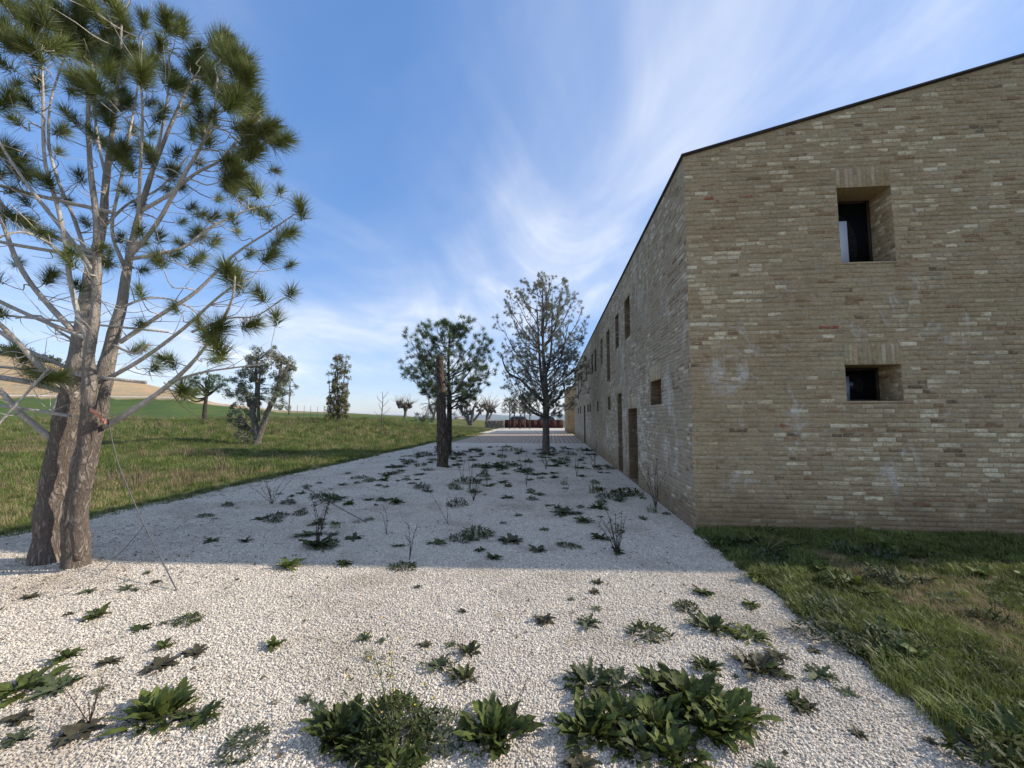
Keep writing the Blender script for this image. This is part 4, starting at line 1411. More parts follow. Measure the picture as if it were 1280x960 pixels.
def round_pine(base, lean, H, r0, crown0, prof, nb, tl, tn, tw, matn, label, seed, levels=2, kids=(5, 4), rise=.55, bark_m="bark_dark", extra=None, inner=.35, leaders=()):
    """trunk, upswept limbs that fork again and again, needle tufts on the last twigs. prof: crown radius by relative height"""
    random.seed(seed)
    root = empty("pine_tree", base, label, "pine tree")
    ctrl = [(0, 0, -.1), (lean * .3 + .04, 0, H * .33), (lean * .7 - .03, .05, H * .62), (lean, 0, H)]
    tp = spline(ctrl, 26)
    mb = MB()
    mb.tube(tp, [r0 * (1.2 if i == 0 else 1) * (1 - .95 * (i / 26) ** .85) + .006 for i in range(27)], 12, True, None, .05)
    for (h0, dx, dy, h1, rr) in leaders:
        mb.tube(spline([(lean * h0 / H, 0, h0), (lean * h0 / H + dx * .7, dy * .6, h0 + (h1 - h0) * .3), (lean + dx, dy, h1)], 14), [rr * (1 - .85 * i / 14) for i in range(15)], 8, True, None, .05)
    obj("trunk", mb.mesh("trunk", M[bark_m], True), root)
    br = MB(); C = []; Dn = []

    def at_h(h):
        t = min(max(h / H, 0), 1) * 26; i = min(int(t), 25)
        return Vector(tp[i]).lerp(Vector(tp[i + 1]), t - i)

    def limb(A, d, L, r, lev):
        side = d.cross(Vector((random.gauss(0, 1), random.gauss(0, 1), random.gauss(0, 1)))).normalized()
        mid = A + d * L * .5 + side * L * .09 - Vector((0, 0, .05 * L))
        E = A + d * L + Vector((0, 0, .14 * L)) + side * L * random.uniform(-.06, .06)
        n = 7 if lev == 0 else 4
        pts = spline([A, mid, E], n)
        br.tube(pts, [r * (1 - .75 * i / n) for i in range(n + 1)], 5 if lev == 0 else 3, False)
        if lev >= levels:
            C.append(tuple(E)); Dn.append(tuple((d + Vector((0, 0, .5))).normalized()))
            return
        for q in range(kids[lev] if lev < len(kids) else 3):
            u = random.uniform(inner, .97)
            i = min(int(u * n), n - 1)
            P_ = pts[i].lerp(pts[i + 1], u * n - i)
            dd = (d + Vector((random.gauss(0, .55), random.gauss(0, .55), random.gauss(.12, .42)))).normalized()
            limb(P_, dd, L * random.uniform(.28, .46) * (1.15 - .45 * u), max(r * .45, .003), lev + 1)
        limb(pts[-2], ((pts[-1] - pts[-2]).normalized() + Vector((0, 0, .2))).normalized(), L * .2, max(r * .3, .003), levels)
    for k in range(nb):
        t = (k + random.random()) / nb
        h = crown0 + (H - crown0) * t ** .92
        R = np.interp(t, [p[0] for p in prof], [p[1] for p in prof]) * random.choice((1.0, .95, .85, .7, 1.05, .55))
        az = k * 2.39996 + random.uniform(-.5, .5)
        E = at_h(h) + Vector((math.cos(az), math.sin(az), 0)) * R
        hs = max(crown0 * .8, h - R * rise * random.uniform(.6, 1.5))
        A = at_h(hs)
        v = E - A
        limb(A, v.normalized(), v.length * .86, .008 + .010 * v.length * (r0 / .17), 0)
    if extra:
        for (a, b_, c_, rr) in extra:
            br.tube(spline([a, b_, c_], 10), [rr * (1 - .6 * i / 10) for i in range(11)], 6)
    obj("branches", br.mesh("branches", M[bark_m], True), root)["kind"] = "stuff"
    V, Fc = tuft_cloud(C, Dn, tn, tl, tw)
    obj("crown", mesh_np("crown", V, Fc, M[matn]), root)["kind"] = "stuff"
    return root


# topped bare trunk standing in the gravel
b0 = place(553, 583, 0.0); k = scale_at(b0)
tt = empty("topped_trunk", b0, "tall bare topped pine trunk without branches standing in the gravel", "tree trunk")
mb = MB()
axis = [(0, 0, -.1)] + [((-5.5 * k) * (i / 12) ** 1.3 + .015 * math.sin(i * 1.7), .02 * math.sin(i), 139 * k * i / 12) for i in range(13)]
mb.tube(spline(axis, 40), [7.4 * k * (1.12 if i < 2 else 1) * (1 - .34 * i / 40) * (1 + .04 * math.sin(i * 2.3)) for i in range(41)], 16, True, None, .04)
obj("trunk", mb.mesh("trunk", bark("stump_bark", (0.045, 0.033, 0.026), (0.21, 0.155, 0.115), 11, .6), True), tt)
for (h, az) in ((104, -.4), (112, 2.2), (96, 3.6), (86, .8), (121, 4.6), (70, 2.9)):
    mb = MB(); x = -5.5 * k * (h / 139) ** 1.3
    d = Vector((math.cos(az), math.sin(az), .35)).normalized()
    o = Vector((x, 0, h * k))
    mb.tube([o, o + d * 5.0 * k, o + d * 7.8 * k], [2.2 * k, 1.7 * k, 1.4 * k], 7)
    obj("branch_stub", mb.mesh("branch_stub", M["bark_dark"], True), tt)

# round-crowned pine behind it
b1 = place(560, 569, 0.0); k = scale_at(b1)
round_pine(b1, 0.0, 166 * k, 4.6 * k, 72 * k, [(0, 48 * k), (.2, 60 * k), (.45, 58 * k), (.7, 54 * k), (.88, 44 * k), (1, 26 * k)], 64, .20, 48, .015,
           "needles_far", "round-crowned dark green pine behind the bare topped trunk", 11, 1, (9,), .6)
# tall airy pine by the wall
b2 = place(682.5, 566, 0.0); k = scale_at(b2)
round_pine(b2, -.10, 219 * k, 5.3 * k, 58 * k, [(0, 44 * k), (.15, 54 * k), (.35, 60 * k), (.6, 58 * k), (.8, 50 * k), (.93, 38 * k), (1, 22 * k)], 84, .125, 34, .0115,
           "needles_grey", "tall airy grey-green pine on gravel near the long wall", 23, 2, (5, 4), .75, bark_m="bark_grey", inner=.3, leaders=((70 * k, -8 * k, .3, 190 * k, 3.4 * k), (95 * k, 12 * k, -.3, 200 * k, 2.6 * k)),
           extra=[((0, 0, 58 * k), (14 * k, 0, 66 * k), (24 * k, .2, 80 * k), 2.2 * k), ((24 * k, .2, 80 * k), (22 * k, .3, 95 * k), (26 * k, .3, 108 * k), 1.2 * k),
                  ((0, 0, 62 * k), (-16 * k, 0, 76 * k), (-32 * k, -.3, 92 * k), 2.6 * k), ((-32 * k, -.3, 92 * k), (-48 * k, -.4, 102 * k), (-56 * k, -.4, 126 * k), 1.5 * k)])

# small dark pine on the meadow rise
b3 = place(256, 528); k = scale_at(b3)
random.seed(5)
t3 = empty("pine_tree", b3, "small crooked dark pine on the meadow beside the green field", "pine tree")
mb = MB()
mb.tube(spline([(0, 0, -.1), (-1 * k, 0, 14 * k), (0, 0, 30 * k), (3 * k, 0, 44 * k)], 14), [3.0 * k * (1 - .55 * i / 14) for i in range(15)], 8)
obj("trunk", mb.mesh("trunk", M["bark_dark"], True), t3)
br = MB(); C = []; Dn = []
for (ex, ez, er) in ((-26, 36, 8), (-30, 32, 6), (-14, 52, 9), (-4, 58, 9), (8, 56, 9), (17, 54, 10), (14, 42, 8), (-16, 42, 8), (-22, 50, 6), (2, 48, 8), (20, 46, 7)):
    br.tube(spline([(0, 0, (22 + .25 * ez) * k), (ex * .45 * k, 0, (ez - 6) * k), (ex * k, random.uniform(-8, 8) * k, ez * k)], 8), [1.5 * k * (1 - .7 * i / 8) for i in range(9)], 5)
    for q in range(16):
        C.append((ex * k + random.gauss(0, er * .5) * k, random.gauss(0, er * .7) * k, ez * k + random.gauss(0, er * .35) * k)); Dn.append((0, 0, 1))
obj("branches", br.mesh("branches", M["bark_dark"], True), t3)["kind"] = "stuff"
V, Fc = tuft_cloud(C, Dn, 26, .30, .028)
obj("crown", mesh_np("crown", V, Fc, M["needles_far"]), t3)["kind"] = "stuff"


def leafy(base, name, label, cat, trunk_m, leaf_m, trunks, limbs, clumps, n_leaf, leaf, twig_n=5, rj=1.0, group=None):
    """trunks/limbs: polylines [(px, py, r)] relative to the base in photograph pixels (x right, y up); clumps: (x, y, r)"""
    k = scale_at(base)
    root = empty(name, base, label, cat, group)
    for pl in trunks:
        mb = MB(); n = len(pl) * 5
        pts = spline([(p[0] * k, 0 if i < 1 else random.uniform(-1.5, 1.5) * k, p[1] * k) for i, p in enumerate(pl)], n)
        mb.tube(pts, [np.interp(i / n * (len(pl) - 1), range(len(pl)), [p[2] for p in pl]) * k for i in range(n + 1)], 10, True, None, .08)
        obj("trunk", mb.mesh("trunk", M[trunk_m], True), root)
    br = MB(); tips = []
    for pl in limbs:
        n = len(pl) * 4
        yo = random.uniform(-12, 12) * rj
        pts = spline([(p[0] * k, yo * k * i / max(1, len(pl) - 1), p[1] * k) for i, p in enumerate(pl)], n)
        br.tube(pts, [np.interp(i / n * (len(pl) - 1), range(len(pl)), [p[2] for p in pl]) * k for i in range(n + 1)], 6, True, None, .06)
        tips += pts[n // 2:]
    C = []; R_ = []
    for (x, y, r) in clumps:
        yo = random.uniform(-14, 14) * rj
        C.append((x * k, yo * k, y * k)); R_.append(r * k)
        if tips:
            tip = min(tips, key=lambda t_: (t_ - Vector(C[-1])).length)
            for q in range(twig_n):
                e = Vector(C[-1]) + Vector((random.gauss(0, .55), random.gauss(0, .55), random.gauss(0, .55))) * r * k
                br.tube([tip, tip.lerp(e, .5) + Vector((0, 0, .02)), e], [.35 * k, .25 * k, .12 * k], 3, False)
    if br.V:
        o = obj("branches", br.mesh("branches", M[trunk_m], True), root); o["kind"] = "stuff"
    if C and n_leaf:
        V, Fc = leaf_cloud(C, R_, n_leaf, leaf)
        obj("crown", mesh_np("crown", V, Fc, M[leaf_m]), root)["kind"] = "stuff"
    return root


random.seed(31)
# olive tree
ob_ = place(320, 557)
cl = []
for (x, y, s, n) in ((-8, 104, 16, 26), (-20, 84, 15, 16), (-26, 62, 15, 16), (-5, 84, 14, 14), (22, 108, 14, 22), (30, 88, 13, 22), (28, 68, 12, 16), (-14, 46, 13, 12), (0, 62, 14, 10), (-22, 24, 11, 12), (-30, 36, 9, 8), (26, 52, 9, 8), (34, 104, 7, 6), (4, 116, 8, 5), (-12, 10, 7, 5)):
    for _ in range(n):
        cl.append((x + random.gauss(0, s * .5), y + random.gauss(0, s * .5), random.uniform(3, 6.5)))
leafy(ob_, "olive_tree", "silvery olive tree with forked grey trunk in the meadow", "olive tree", "bark_olive", "olive_leaf",
      [[(1, -2, 6.2), (0, 14, 4.2), (-4, 34, 3.4), (-10, 52, 2.6)], [(1, 2, 4.6), (6, 22, 3.4), (15, 46, 3), (25, 66, 2.6), (28, 88, 1.9), (29, 106, 1)]],
      [[(-10, 50, 3.6), (-20, 64, 2.6), (-28, 72, 1.6)], [(-6, 42, 3), (-4, 70, 2.4), (-9, 92, 1.8), (-10, 108, 1)], [(27, 76, 2), (33, 92, 1.3), (36, 104, .8)], [(0, 10, 2.6), (-12, 22, 1.6), (-22, 28, 1)], [(2, 30, 2), (2, 60, 1.5), (4, 90, .9)]],
      cl, 95, .048, 2)
# columnar tree
cb = place(422, 528)
cl = []
for _ in range(210):
    y = random.uniform(6, 84)
    w = 13 * (1 - max(0, (y - 50) / 46) * .62) * (.62 + .38 * min(1, y / 18))
    x = random.uniform(-w, w)
    if y > 56 and abs(x - 2) < 2.2 and random.random() < .8: continue
    if y > 50 and random.random() < .35: continue
    cl.append((x, y, random.uniform(2, 4.2)))
leafy(cb, "columnar_tree", "narrow columnar tree with browning leaves on the meadow", "tree", "bark_grey", "brown_leaf",
      [[(0, -1, 2), (0, 14, 1.6), (-1, 40, 1.1), (-2, 70, .5)]], [[(0, 12, 1), (5, 40, .8), (8, 76, .4), (8, 86, .2)], [(0, 14, 1), (-6, 44, .8), (-4, 80, .4)], [(0, 10, 1), (9, 30, .6), (11, 56, .4)], [(0, 10, 1), (-9, 30, .6), (-10, 50, .4)]],
      cl, 62, .072, 1, .7)
# bare sapling
sb_ = place(477, 541)
random.seed(3)
leafy(sb_, "bare_sapling", "thin bare sapling alone on the meadow grass", "sapling", "bark_grey", "brown_leaf", [[(0, -1, .8), (0, 20, .65), (.5, 38, .45), (0, 52, .2)]],
      [[(0, 12 + 5 * i, .4), ((-1) ** i * (3 + i % 3), 17 + 5 * i, .28), ((-1) ** i * (5 + i % 3), 22 + 5 * i, .12)] for i in range(7)], [], 0, .05)


def pollard(px, py, label, knobs, trunks, shoots, group=None, seed=1, m="bark_grey"):
    random.seed(seed)
    base = place(px, py); k = scale_at(base)
    trunks = [[(a_, b_, c_ * .62) for a_, b_, c_ in t_] for t_ in trunks]
    root = leafy(base, "pollarded_tree", label, "tree", m, "olive_leaf", trunks, [], [], 0, .05)
    mb = MB()
    for (x, y, r) in knobs:
        for q in range(5):
            o = Vector((x + random.gauss(0, r * .4), random.gauss(0, r * .4), y + random.gauss(0, r * .25))) * k
            d = Vector((random.uniform(-1, 1), random.uniform(-1, 1), random.uniform(.2, 1))).normalized()
            mb.tube([o - d * r * k * .6, o, o + d * r * k * .7], [r * .22 * k, r * .30 * k, r * .10 * k], 7, True, None, .15)
    obj("knuckles", mb.mesh("knuckles", M[m], True), root)["kind"] = "stuff"
    mb = MB()
    for (x, y, r) in knobs:
        for q in range(shoots):
            o = Vector((x, random.gauss(0, r * .3), y)) * k
            a = random.uniform(-1.0, 1.0) + x * .02; b_ = random.uniform(-.7, .7); l = random.uniform(1.3, 3.0) * r * k
            e = o + Vector((math.sin(a), math.sin(b_), math.cos(a))) * l
            m_ = o.lerp(e, .5) + Vector((random.gauss(0, .05), random.gauss(0, .05), .03)) * r * k * 2
            mb.tube([o, m_, e], [.35 * k, .25 * k, .12 * k], 3, False)
    obj("shoots", mb.mesh("shoots", M["stake"], True), root)["kind"] = "stuff"
    return root


pollard(506, 523, "short pollarded tree with dark bushy head on the meadow skyline", [(-4, 16, 6), (3, 15, 6), (7, 17, 4), (-7, 18, 4)], [[(0, -1, 3.2), (0, 8, 2.6), (-2, 15, 2.8)], [(0, 6, 2), (4, 15, 2)]], 12, None, 2)
pollard(588, 532, "gnarled pale pollarded tree with twisted limbs left of the rusty wall", [(-13, 22, 5), (-4, 26, 5), (6, 24, 5), (12, 18, 4), (-8, 14, 4), (0, 16, 5)],
        [[(0, -1, 4), (-4, 8, 3), (-12, 20, 2.4)], [(1, -1, 4), (2, 10, 3), (4, 22, 2.4)], [(2, 4, 2.6), (9, 12, 2.2), (12, 18, 1.8)], [(-2, 8, 2), (-5, 18, 1.8), (-4, 25, 1.4)]], 14, None, 3)
pollard(611, 530, "stout pollarded tree with knobbly head next to the gnarled one", [(0, 20, 7), (6, 18, 5), (-5, 22, 5)], [[(-2, -1, 3.4), (-2, 9, 2.8), (0, 18, 3)], [(0, 6, 2), (5, 17, 1.8)]], 22, None, 4)
random.seed(9)
cl = [(random.gauss(0, 7), random.uniform(4, 34), random.uniform(2, 4)) for _ in range(34)]
leafy(place(541, 528), "shrub_tree", "small thin-leaved shrubby tree left of the bare topped trunk", "tree", "bark_grey", "shrub_leaf", [[(0, -1, 1.6), (2, 12, 1.2), (4, 26, .7)]],
      [[(1, 10, 1), (-4, 22, .7), (-6, 32, .3)], [(2, 14, .9), (9, 24, .6), (11, 33, .3)]], cl, 16, .09, 2)
cl = [(random.gauss(0, 5), random.uniform(1, 13), random.uniform(2, 4)) for _ in range(30)]
leafy(place(529, 530), "leafy_shrub", "low dark leafy shrub beside the shrubby tree on the meadow", "shrub", "bark_grey", "shrub_leaf", [], [[(0, 0, .6), (-3, 7, .4), (-5, 13, .2)], [(0, 0, .6), (3, 8, .4), (4, 14, .2)]], cl, 20, .09, 2)
# young staked trees by the rusty wall
random.seed(14)
for (px, h, w, lab) in ((650, 50, 15, "young tree with grey-green crown staked before the rusty wall"), (662, 44, 13, "slimmer young tree between the staked one and the airy pine"), (637, 38, 10, "smallest young tree at the left of the staked ones")):
    cl = []
    for _ in range(60):
        y = random.uniform(20, h); ww = w * math.sin(math.pi * min(1, max(.1, (y - 14) / (h - 10)))) ** .6
        cl.append((random.uniform(-ww, ww), y, random.uniform(1.5, 3.2)))
    leafy(place(px, 536, 0), "young_tree", lab, "tree", "bark_dark", "olive_leaf", [[(0, -1, .8), (.4, 16, .65), (-.3, 30, .5), (0, h - 4, .2)]],
          [[(0, 16 + 3 * i, .5), ((-1) ** i * w * .45, 22 + 3.2 * i, .35), ((-1) ** i * w * .8, 28 + 3.2 * i, .15)] for i in range(6)], cl, 22, .09, 1)
for q, (px, h, lab) in enumerate(((643, 28, "wooden stake left of the staked young tree"), (656, 26, "wooden stake between two young trees before the rusty wall"))):
    b_ = place(px, 535.5, 0); k = scale_at(b_)
    mb = MB(); mb.tube([(0, 0, -.2), (0, 0, h * k * .9), (0, 0, h * k * .97), (0, 0, h * k)], [.9 * k, .85 * k, .7 * k, .25 * k], 8)
    o = obj("tree_stake", mb.mesh("tree_stake", M["stake"])); o.location = b_; tag(o, lab, "stake")

# ================================================================== FAR THINGS
# rusty steel wall across the end of the yard, of butted sheets
wl = place(631, 535, 0); wr = Vector((xl + .1, wl.y, 0))
wall = empty("rusty_steel_wall", wl, "low dark red rusted steel wall closing the far end of the yard", "wall")
kk = scale_at(wl); Hw = 10.2 * kk
n_s = 9; Lw = wr.x - wl.x
for i in range(n_s):
    mb = MB(); mb.box((Lw * i / n_s + .004, (i % 2) * .003, -.1), (Lw * (i + 1) / n_s - .004, .05 + (i % 2) * .003, Hw + random.uniform(-.01, .01)))
    obj("steel_sheet", mb.mesh("steel_sheet", M["rust"]), wall)
for i in range(n_s + 1):
    mb = MB(); x = Lw * i / n_s
    mb.box((x - .04, .06, -.1), (x + .04, .14, Hw - .08))
    obj("post", mb.mesh("post", M["rust"]), wall)
# dark stone planter left of it
pb = place(606, 535, 0)
pl_ = empty("stone_planter", pb, "dark low rubble wall left of the rusted steel wall", "planter")
k = scale_at(pb)
random.seed(8)
for r_i in range(4):
    x = 0.0
    while x < 25 * k:
        w = random.uniform(.35, .65); h = 9.5 * k / 4
        mb = MB()
        j = lambda: random.uniform(-.02, .02)
        mb.box((x + .01, j(), r_i * h - (.1 if r_i == 0 else 0)), (min(x + w, 25 * k) - .01, .8 + j(), (r_i + 1) * h - .015))
        obj("stone", mb.mesh("stone", M["stone"]), pl_)
        x += w


def car(px, py, matn, label, van=False):
    """parked beyond the rusty wall: body shell, glasshouse, wheels"""
    d = (wl - CAM).dot(CF) + 5
    b_ = at_depth(px, 521, d); b_.z = tz(b_.x, b_.y)
    top = (521 - py) / F_PX * d + EYE - b_.z
    root = empty("parked_car", b_, label, "car")
    L, W = 4.2, 1.7; hb_ = top * .56
    prof = [(-L / 2, .28), (-L / 2 + .02, hb_ * .8), (-L / 2 + .25, hb_), (L / 2 - .9, hb_), (L / 2 - .06, hb_ * .82), (L / 2, .3)]
    cab = [(-L / 2 + .3, hb_), (-L / 2 + .75, top * .98), (-L / 2 + 1.0, top), (.35, top), (.75, top * .96), (1.35, hb_)]

    def extr(pr, w0, w1):
        mb = MB(); n = len(pr)
        V = [(x, -w0 / 2 if i in (0, n - 1) else -w1 / 2, z) for i, (x, z) in enumerate(pr)] + [(x, w0 / 2 if i in (0, n - 1) else w1 / 2, z) for i, (x, z) in enumerate(pr)]
        mb.add(V, [tuple(range(n)), tuple(range(2 * n - 1, n - 1, -1))] + [(i, i + n, (i + 1) % n + n, (i + 1) % n) for i in range(n)])
        return mb
    obj("body", extr(prof, W, W).mesh("body", M[matn]), root)
    obj("roof", extr(cab, W * .96, W * .78).mesh("roof", M[matn]), root)
    cabg = [(x * .9 + .02, min(z, top * .93) if z > hb_ else z + .02) for x, z in cab]
    obj("side_window", extr(cabg, W * .98, W * .84).mesh("side_window", M["glass"]), root)
    for sx in (-1.25, 1.25):
        for sy in (-W / 2 + .1, W / 2 - .1):
            mb = MB(); mb.tube([(sx, sy - .1, .31), (sx, sy + .1, .31)], [.31, .31], 14)
            obj("wheel", mb.mesh("wheel", M["tyre"]), root)


car(651, 520.5, "car_dark", "dark car whose roof shows over the rusted steel wall")
car(686, 520.5, "car_pale", "pale car whose roof shows over the rusted steel wall beside the airy pine")

# meadow fence, power pole
random.seed(17)
for i in range(9):
    px = 363 + 8.4 * i
    d = 62.0
    b_ = at_depth(px, 521, d); b_.z = tz(b_.x, b_.y)
    mb = MB(); h = 1.75 + random.uniform(-.1, .1)
    mb.tube([(0, 0, -.2), (random.uniform(-.04, .04), 0, h), (0, 0, h + .03)], [.035, .03, .01], 6)
    o = obj("fence_post", mb.mesh("fence_post", M["pole"])); o.location = b_
    tag(o, "slender fence post on the meadow skyline right of the utility pole", "post", "fence posts on the skyline")
b_ = at_depth(361, 521, 75); b_.z = tz(b_.x, b_.y)
up = empty("utility_pole", b_, "dark utility pole on the skyline right of the olive tree", "utility pole")
k = 75 / F_PX
mb = MB(); mb.tube([(0, 0, -.3), (0, 0, 3), (0, 0, 36 * k + EYE * .6)], [.13, .12, .09], 10); obj("pole", mb.mesh("pole", M["pole"]), up)
mb = MB(); mb.box((-.7, -.05, 35 * k), (.7, .05, 35 * k + .1)); obj("crossarm", mb.mesh("crossarm", M["pole"]), up)
for x in (-.6, 0, .6):
    mb = MB(); mb.tube([(x, 0, 35 * k + .1), (x, 0, 35 * k + .2), (x, 0, 35 * k + .26)], [.03, .05, .03], 8); obj("insulator", mb.mesh("insulator", M["white_wall"]), up)
# white farm track along the foot of the pale hill
pts = []
for px in range(-260, 285, 12):
    d = 88.5
    p = at_depth(px, 521, d); p.z = tz(p.x, p.y) + .05
    pts.append(p)
V = []; Fc = []
for i, p in enumerate(pts):
    s = .25 + .55 * abs(mnoise.noise((i * .7, 2, 0)))
    back = Vector((GF.x, GF.y, 0)) * s
    q = p + back; q.z = tz(q.x, q.y) + .06 + s * .10
    f = p - Vector((GF.x, GF.y, 0)) * .2; f.z = tz(f.x, f.y) + .03
    V += [tuple(f), tuple(q)]
Fc = [(2 * i, 2 * i + 2, 2 * i + 3, 2 * i + 1) for i in range(len(pts) - 1)]
tag(obj("farm_track", mesh_np("farm_track", V, Fc, simple("chalk_track", (0.72, 0.70, 0.66), .9, .25, 1.2))), "white chalky farm track between green field and pale hill", None, None, "structure")
# trees on the hill top
random.seed(41)
for i, (px, r, lab) in enumerate(((-40, 16, "wide dark bush on the pale hilltop at the wood's end"), (5, 13, "dense dark hilltop bush next to the wide one"), (32, 10, "middle-sized dark bush on the pale hilltop"), (52, 8, "small dark bush at the downhill end of the hilltop row"), (-80, 15, "tall dark bush at the uphill end of the hilltop row"))):
    d = 168.0
    b_ = at_depth(px, 521, d); b_.z = tz(b_.x, b_.y)
    cl = [(random.gauss(0, r * .5), abs(random.gauss(r * .35, r * .25)), random.uniform(2, 4)) for _ in range(70)]
    leafy(b_, "hilltop_bush", lab, "bush", "bark_dark", "shrub_leaf", [[(0, -1, 1.2), (0, r * .5, .6)]], [], cl, 18, .55, 0)
# small white house far off on the plain
d = 420.0
b_ = at_depth(573, 521, d); b_.z = at_depth(573, 527.5, d).z
hs = empty("white_house", b_, "tiny white house far off beyond the meadow", "house")
mb = MB(); mb.box((-3.5, -3, -3), (3.5, 3, 3.6)); obj("wall", mb.mesh("wall", M["white_wall"]), hs)
mb = MB(); mb.add([(-3.8, -3.3, 3.6), (3.8, -3.3, 3.6), (3.8, 3.3, 3.6), (-3.8, 3.3, 3.6), (-3.8, 0, 5.0), (3.8, 0, 5.0)], [(0, 1, 5, 4), (2, 3, 4, 5), (1, 2, 5), (3, 0, 4), (0, 3, 2, 1)])
obj("roof", mb.mesh("roof", M["tile"]), hs)
for x in (-2, 0, 2):
    mb = MB(); mb.box((x - .4, -3.02, .8), (x + .4, -2.9, 2.0)); obj("window", mb.mesh("window", M["glass"]), hs)

# guy wires of the topped trunk
t_top = place(553, 583, 0)
rope("guy_wire", [at_depth(556, 492, (t_top - CAM).dot(CF)), at_depth(578, 520, 15.5), place(602, 553, 0.01)], .006, "thin wire from the topped trunk down towards the paving", "rope", 12, "wire")
rope("ground_cable", [place(381, 609, .03), place(420, 632, .02), place(458, 653, .015)], .007, "thin dark cable lying straight on the shaded gravel", "rope", 12, "cable")

# ================================================================== WEEDS ON THE GRAVEL AND LAWN
random.seed(77)
LEAF = {}
for nm, (sh, W, dr, fo, sg, wv, mt) in {"dock": ("oval", .40, .34, .4, 7, .16, "weed"), "dock_bright": ("oval", .42, .32, .35, 7, .16, "weed_bright"),
                                       "spoon": ("spoon", .42, .28, .25, 7, .08, "weed_bright"), "lobed": ("lobed", .34, .25, .2, 8, .05, "weed"),
                                       "grey": ("lobed", .40, .25, .25, 9, .10, "weed_grey"), "purple": ("oval", .40, .3, .3, 7, .16, "weed_purple"),
                                       "dark": ("oval", .44, .3, .3, 7, .16, "weed")}.items():
    LEAF[nm] = []
    for q in range(6):
        V, f = leaf_vf(1.0, W * random.uniform(.85, 1.15), dr * random.uniform(.6, 1.3), fo, sg, sh, wv)
        LEAF[nm].append((V, f, mesh_np("leaf", V, f, M[mt], True)))


def px_size(px, py):
    p = place(px, py, 0.012 if px < 870 + (py - 664) * 1.03 else 0.05)
    return p, scale_at(p)


def leafy_weed(px, py, r, kinds, n, el, label, name="broadleaf_weed", group=None, loc=None, cat="weed"):
    """rosette whose leaves are each a part"""
    p, k = px_size(px, py)
    root = empty(name, p, label, cat, group)
    n = int(n * 3.0); r *= 1.22
    for i in range(n):
        az = i * 2.39996 + random.uniform(-.5, .5)
        t = i / n
        e = math.radians(el[0] + (el[1] - el[0]) * t + random.uniform(-14, 14))
        L = r * k * random.uniform(.24, .70) * (1 - .10 * t)
        V, f, me = random.choice(LEAF[random.choice(kinds)])
        off = r * k * random.uniform(.02, .70) * (1 - .45 * t)
        o = obj("leaf", me, root, (math.cos(az) * off, math.sin(az) * off, .004), (random.uniform(-.4, .4), -e, az), L)
    return root


def rosette_mesh(kinds, n, el, rand=.35):
    mb = MB()
    for i in range(n):
        az = i * 2.39996 + random.uniform(-.5, .5)
        e = math.radians(el[0] + (el[1] - el[0]) * i / n + random.uniform(-9, 9))
        V, f, me = random.choice(LEAF[random.choice(kinds)])
        mb.add(leaf_xf(V, az, e, random.uniform(1 - rand, 1.1), (random.gauss(0, .08), random.gauss(0, .08), .01), random.uniform(-.4, .4)), f)
    return mb


def mound_mesh(n, mat, r=1.0, h=.45, leaf=.22):
    mb = MB()
    for i in range(n):
        a = random.uniform(0, 6.28); q = math.sqrt(random.random())
        V, f = leaf_vf(leaf * random.uniform(.6, 1.2), leaf * .3, .3, .2, 3, "lobed" if i % 2 else "oval")
        mb.add(leaf_xf(V, random.uniform(0, 6.28), random.uniform(0, 1.2), 1, (q * math.cos(a) * r, q * math.sin(a) * r * .8, h * (1 - q * q) * random.random())), f)
    return mb.mesh("mound", mat)


FLAT = [rosette_mesh(("dark", "lobed"), 15, (3, 26)).mesh("rosette", M["weed"]) for _ in range(4)] + [rosette_mesh(("grey",), 16, (4, 30)).mesh("rosette", M["weed_grey"]) for _ in range(2)]
BRIGHT = [rosette_mesh(("spoon", "dock_bright"), 14, (6, 45)).mesh("rosette", M["weed_bright"]) for _ in range(3)]
PURP = [rosette_mesh(("purple",), 16, (4, 40)).mesh("rosette", M["weed_purple"]) for _ in range(2)]
MOUND = [mound_mesh(150, M["weed"], 1.0, .5, .36) for _ in range(3)] + [mound_mesh(140, M["weed_grey"], 1.0, .45, .34) for _ in range(2)]
TUFT = [grass_clump(46, .3, .8, .35, 1.1, .02, M["grass"]) for _ in range(2)] + [grass_clump(40, .2, .6, .5, 1.4, .018, M["straw"])]


def weed(px, py, r, protos, label, name="weed", group=None, flat=1.0):
    p, k = px_size(px, py)
    o = obj(name, random.choice(protos), None, p, (0, 0, random.uniform(0, 6.28)), (r * k, r * k, r * k * flat))
    return tag(o, label, "weed", group)


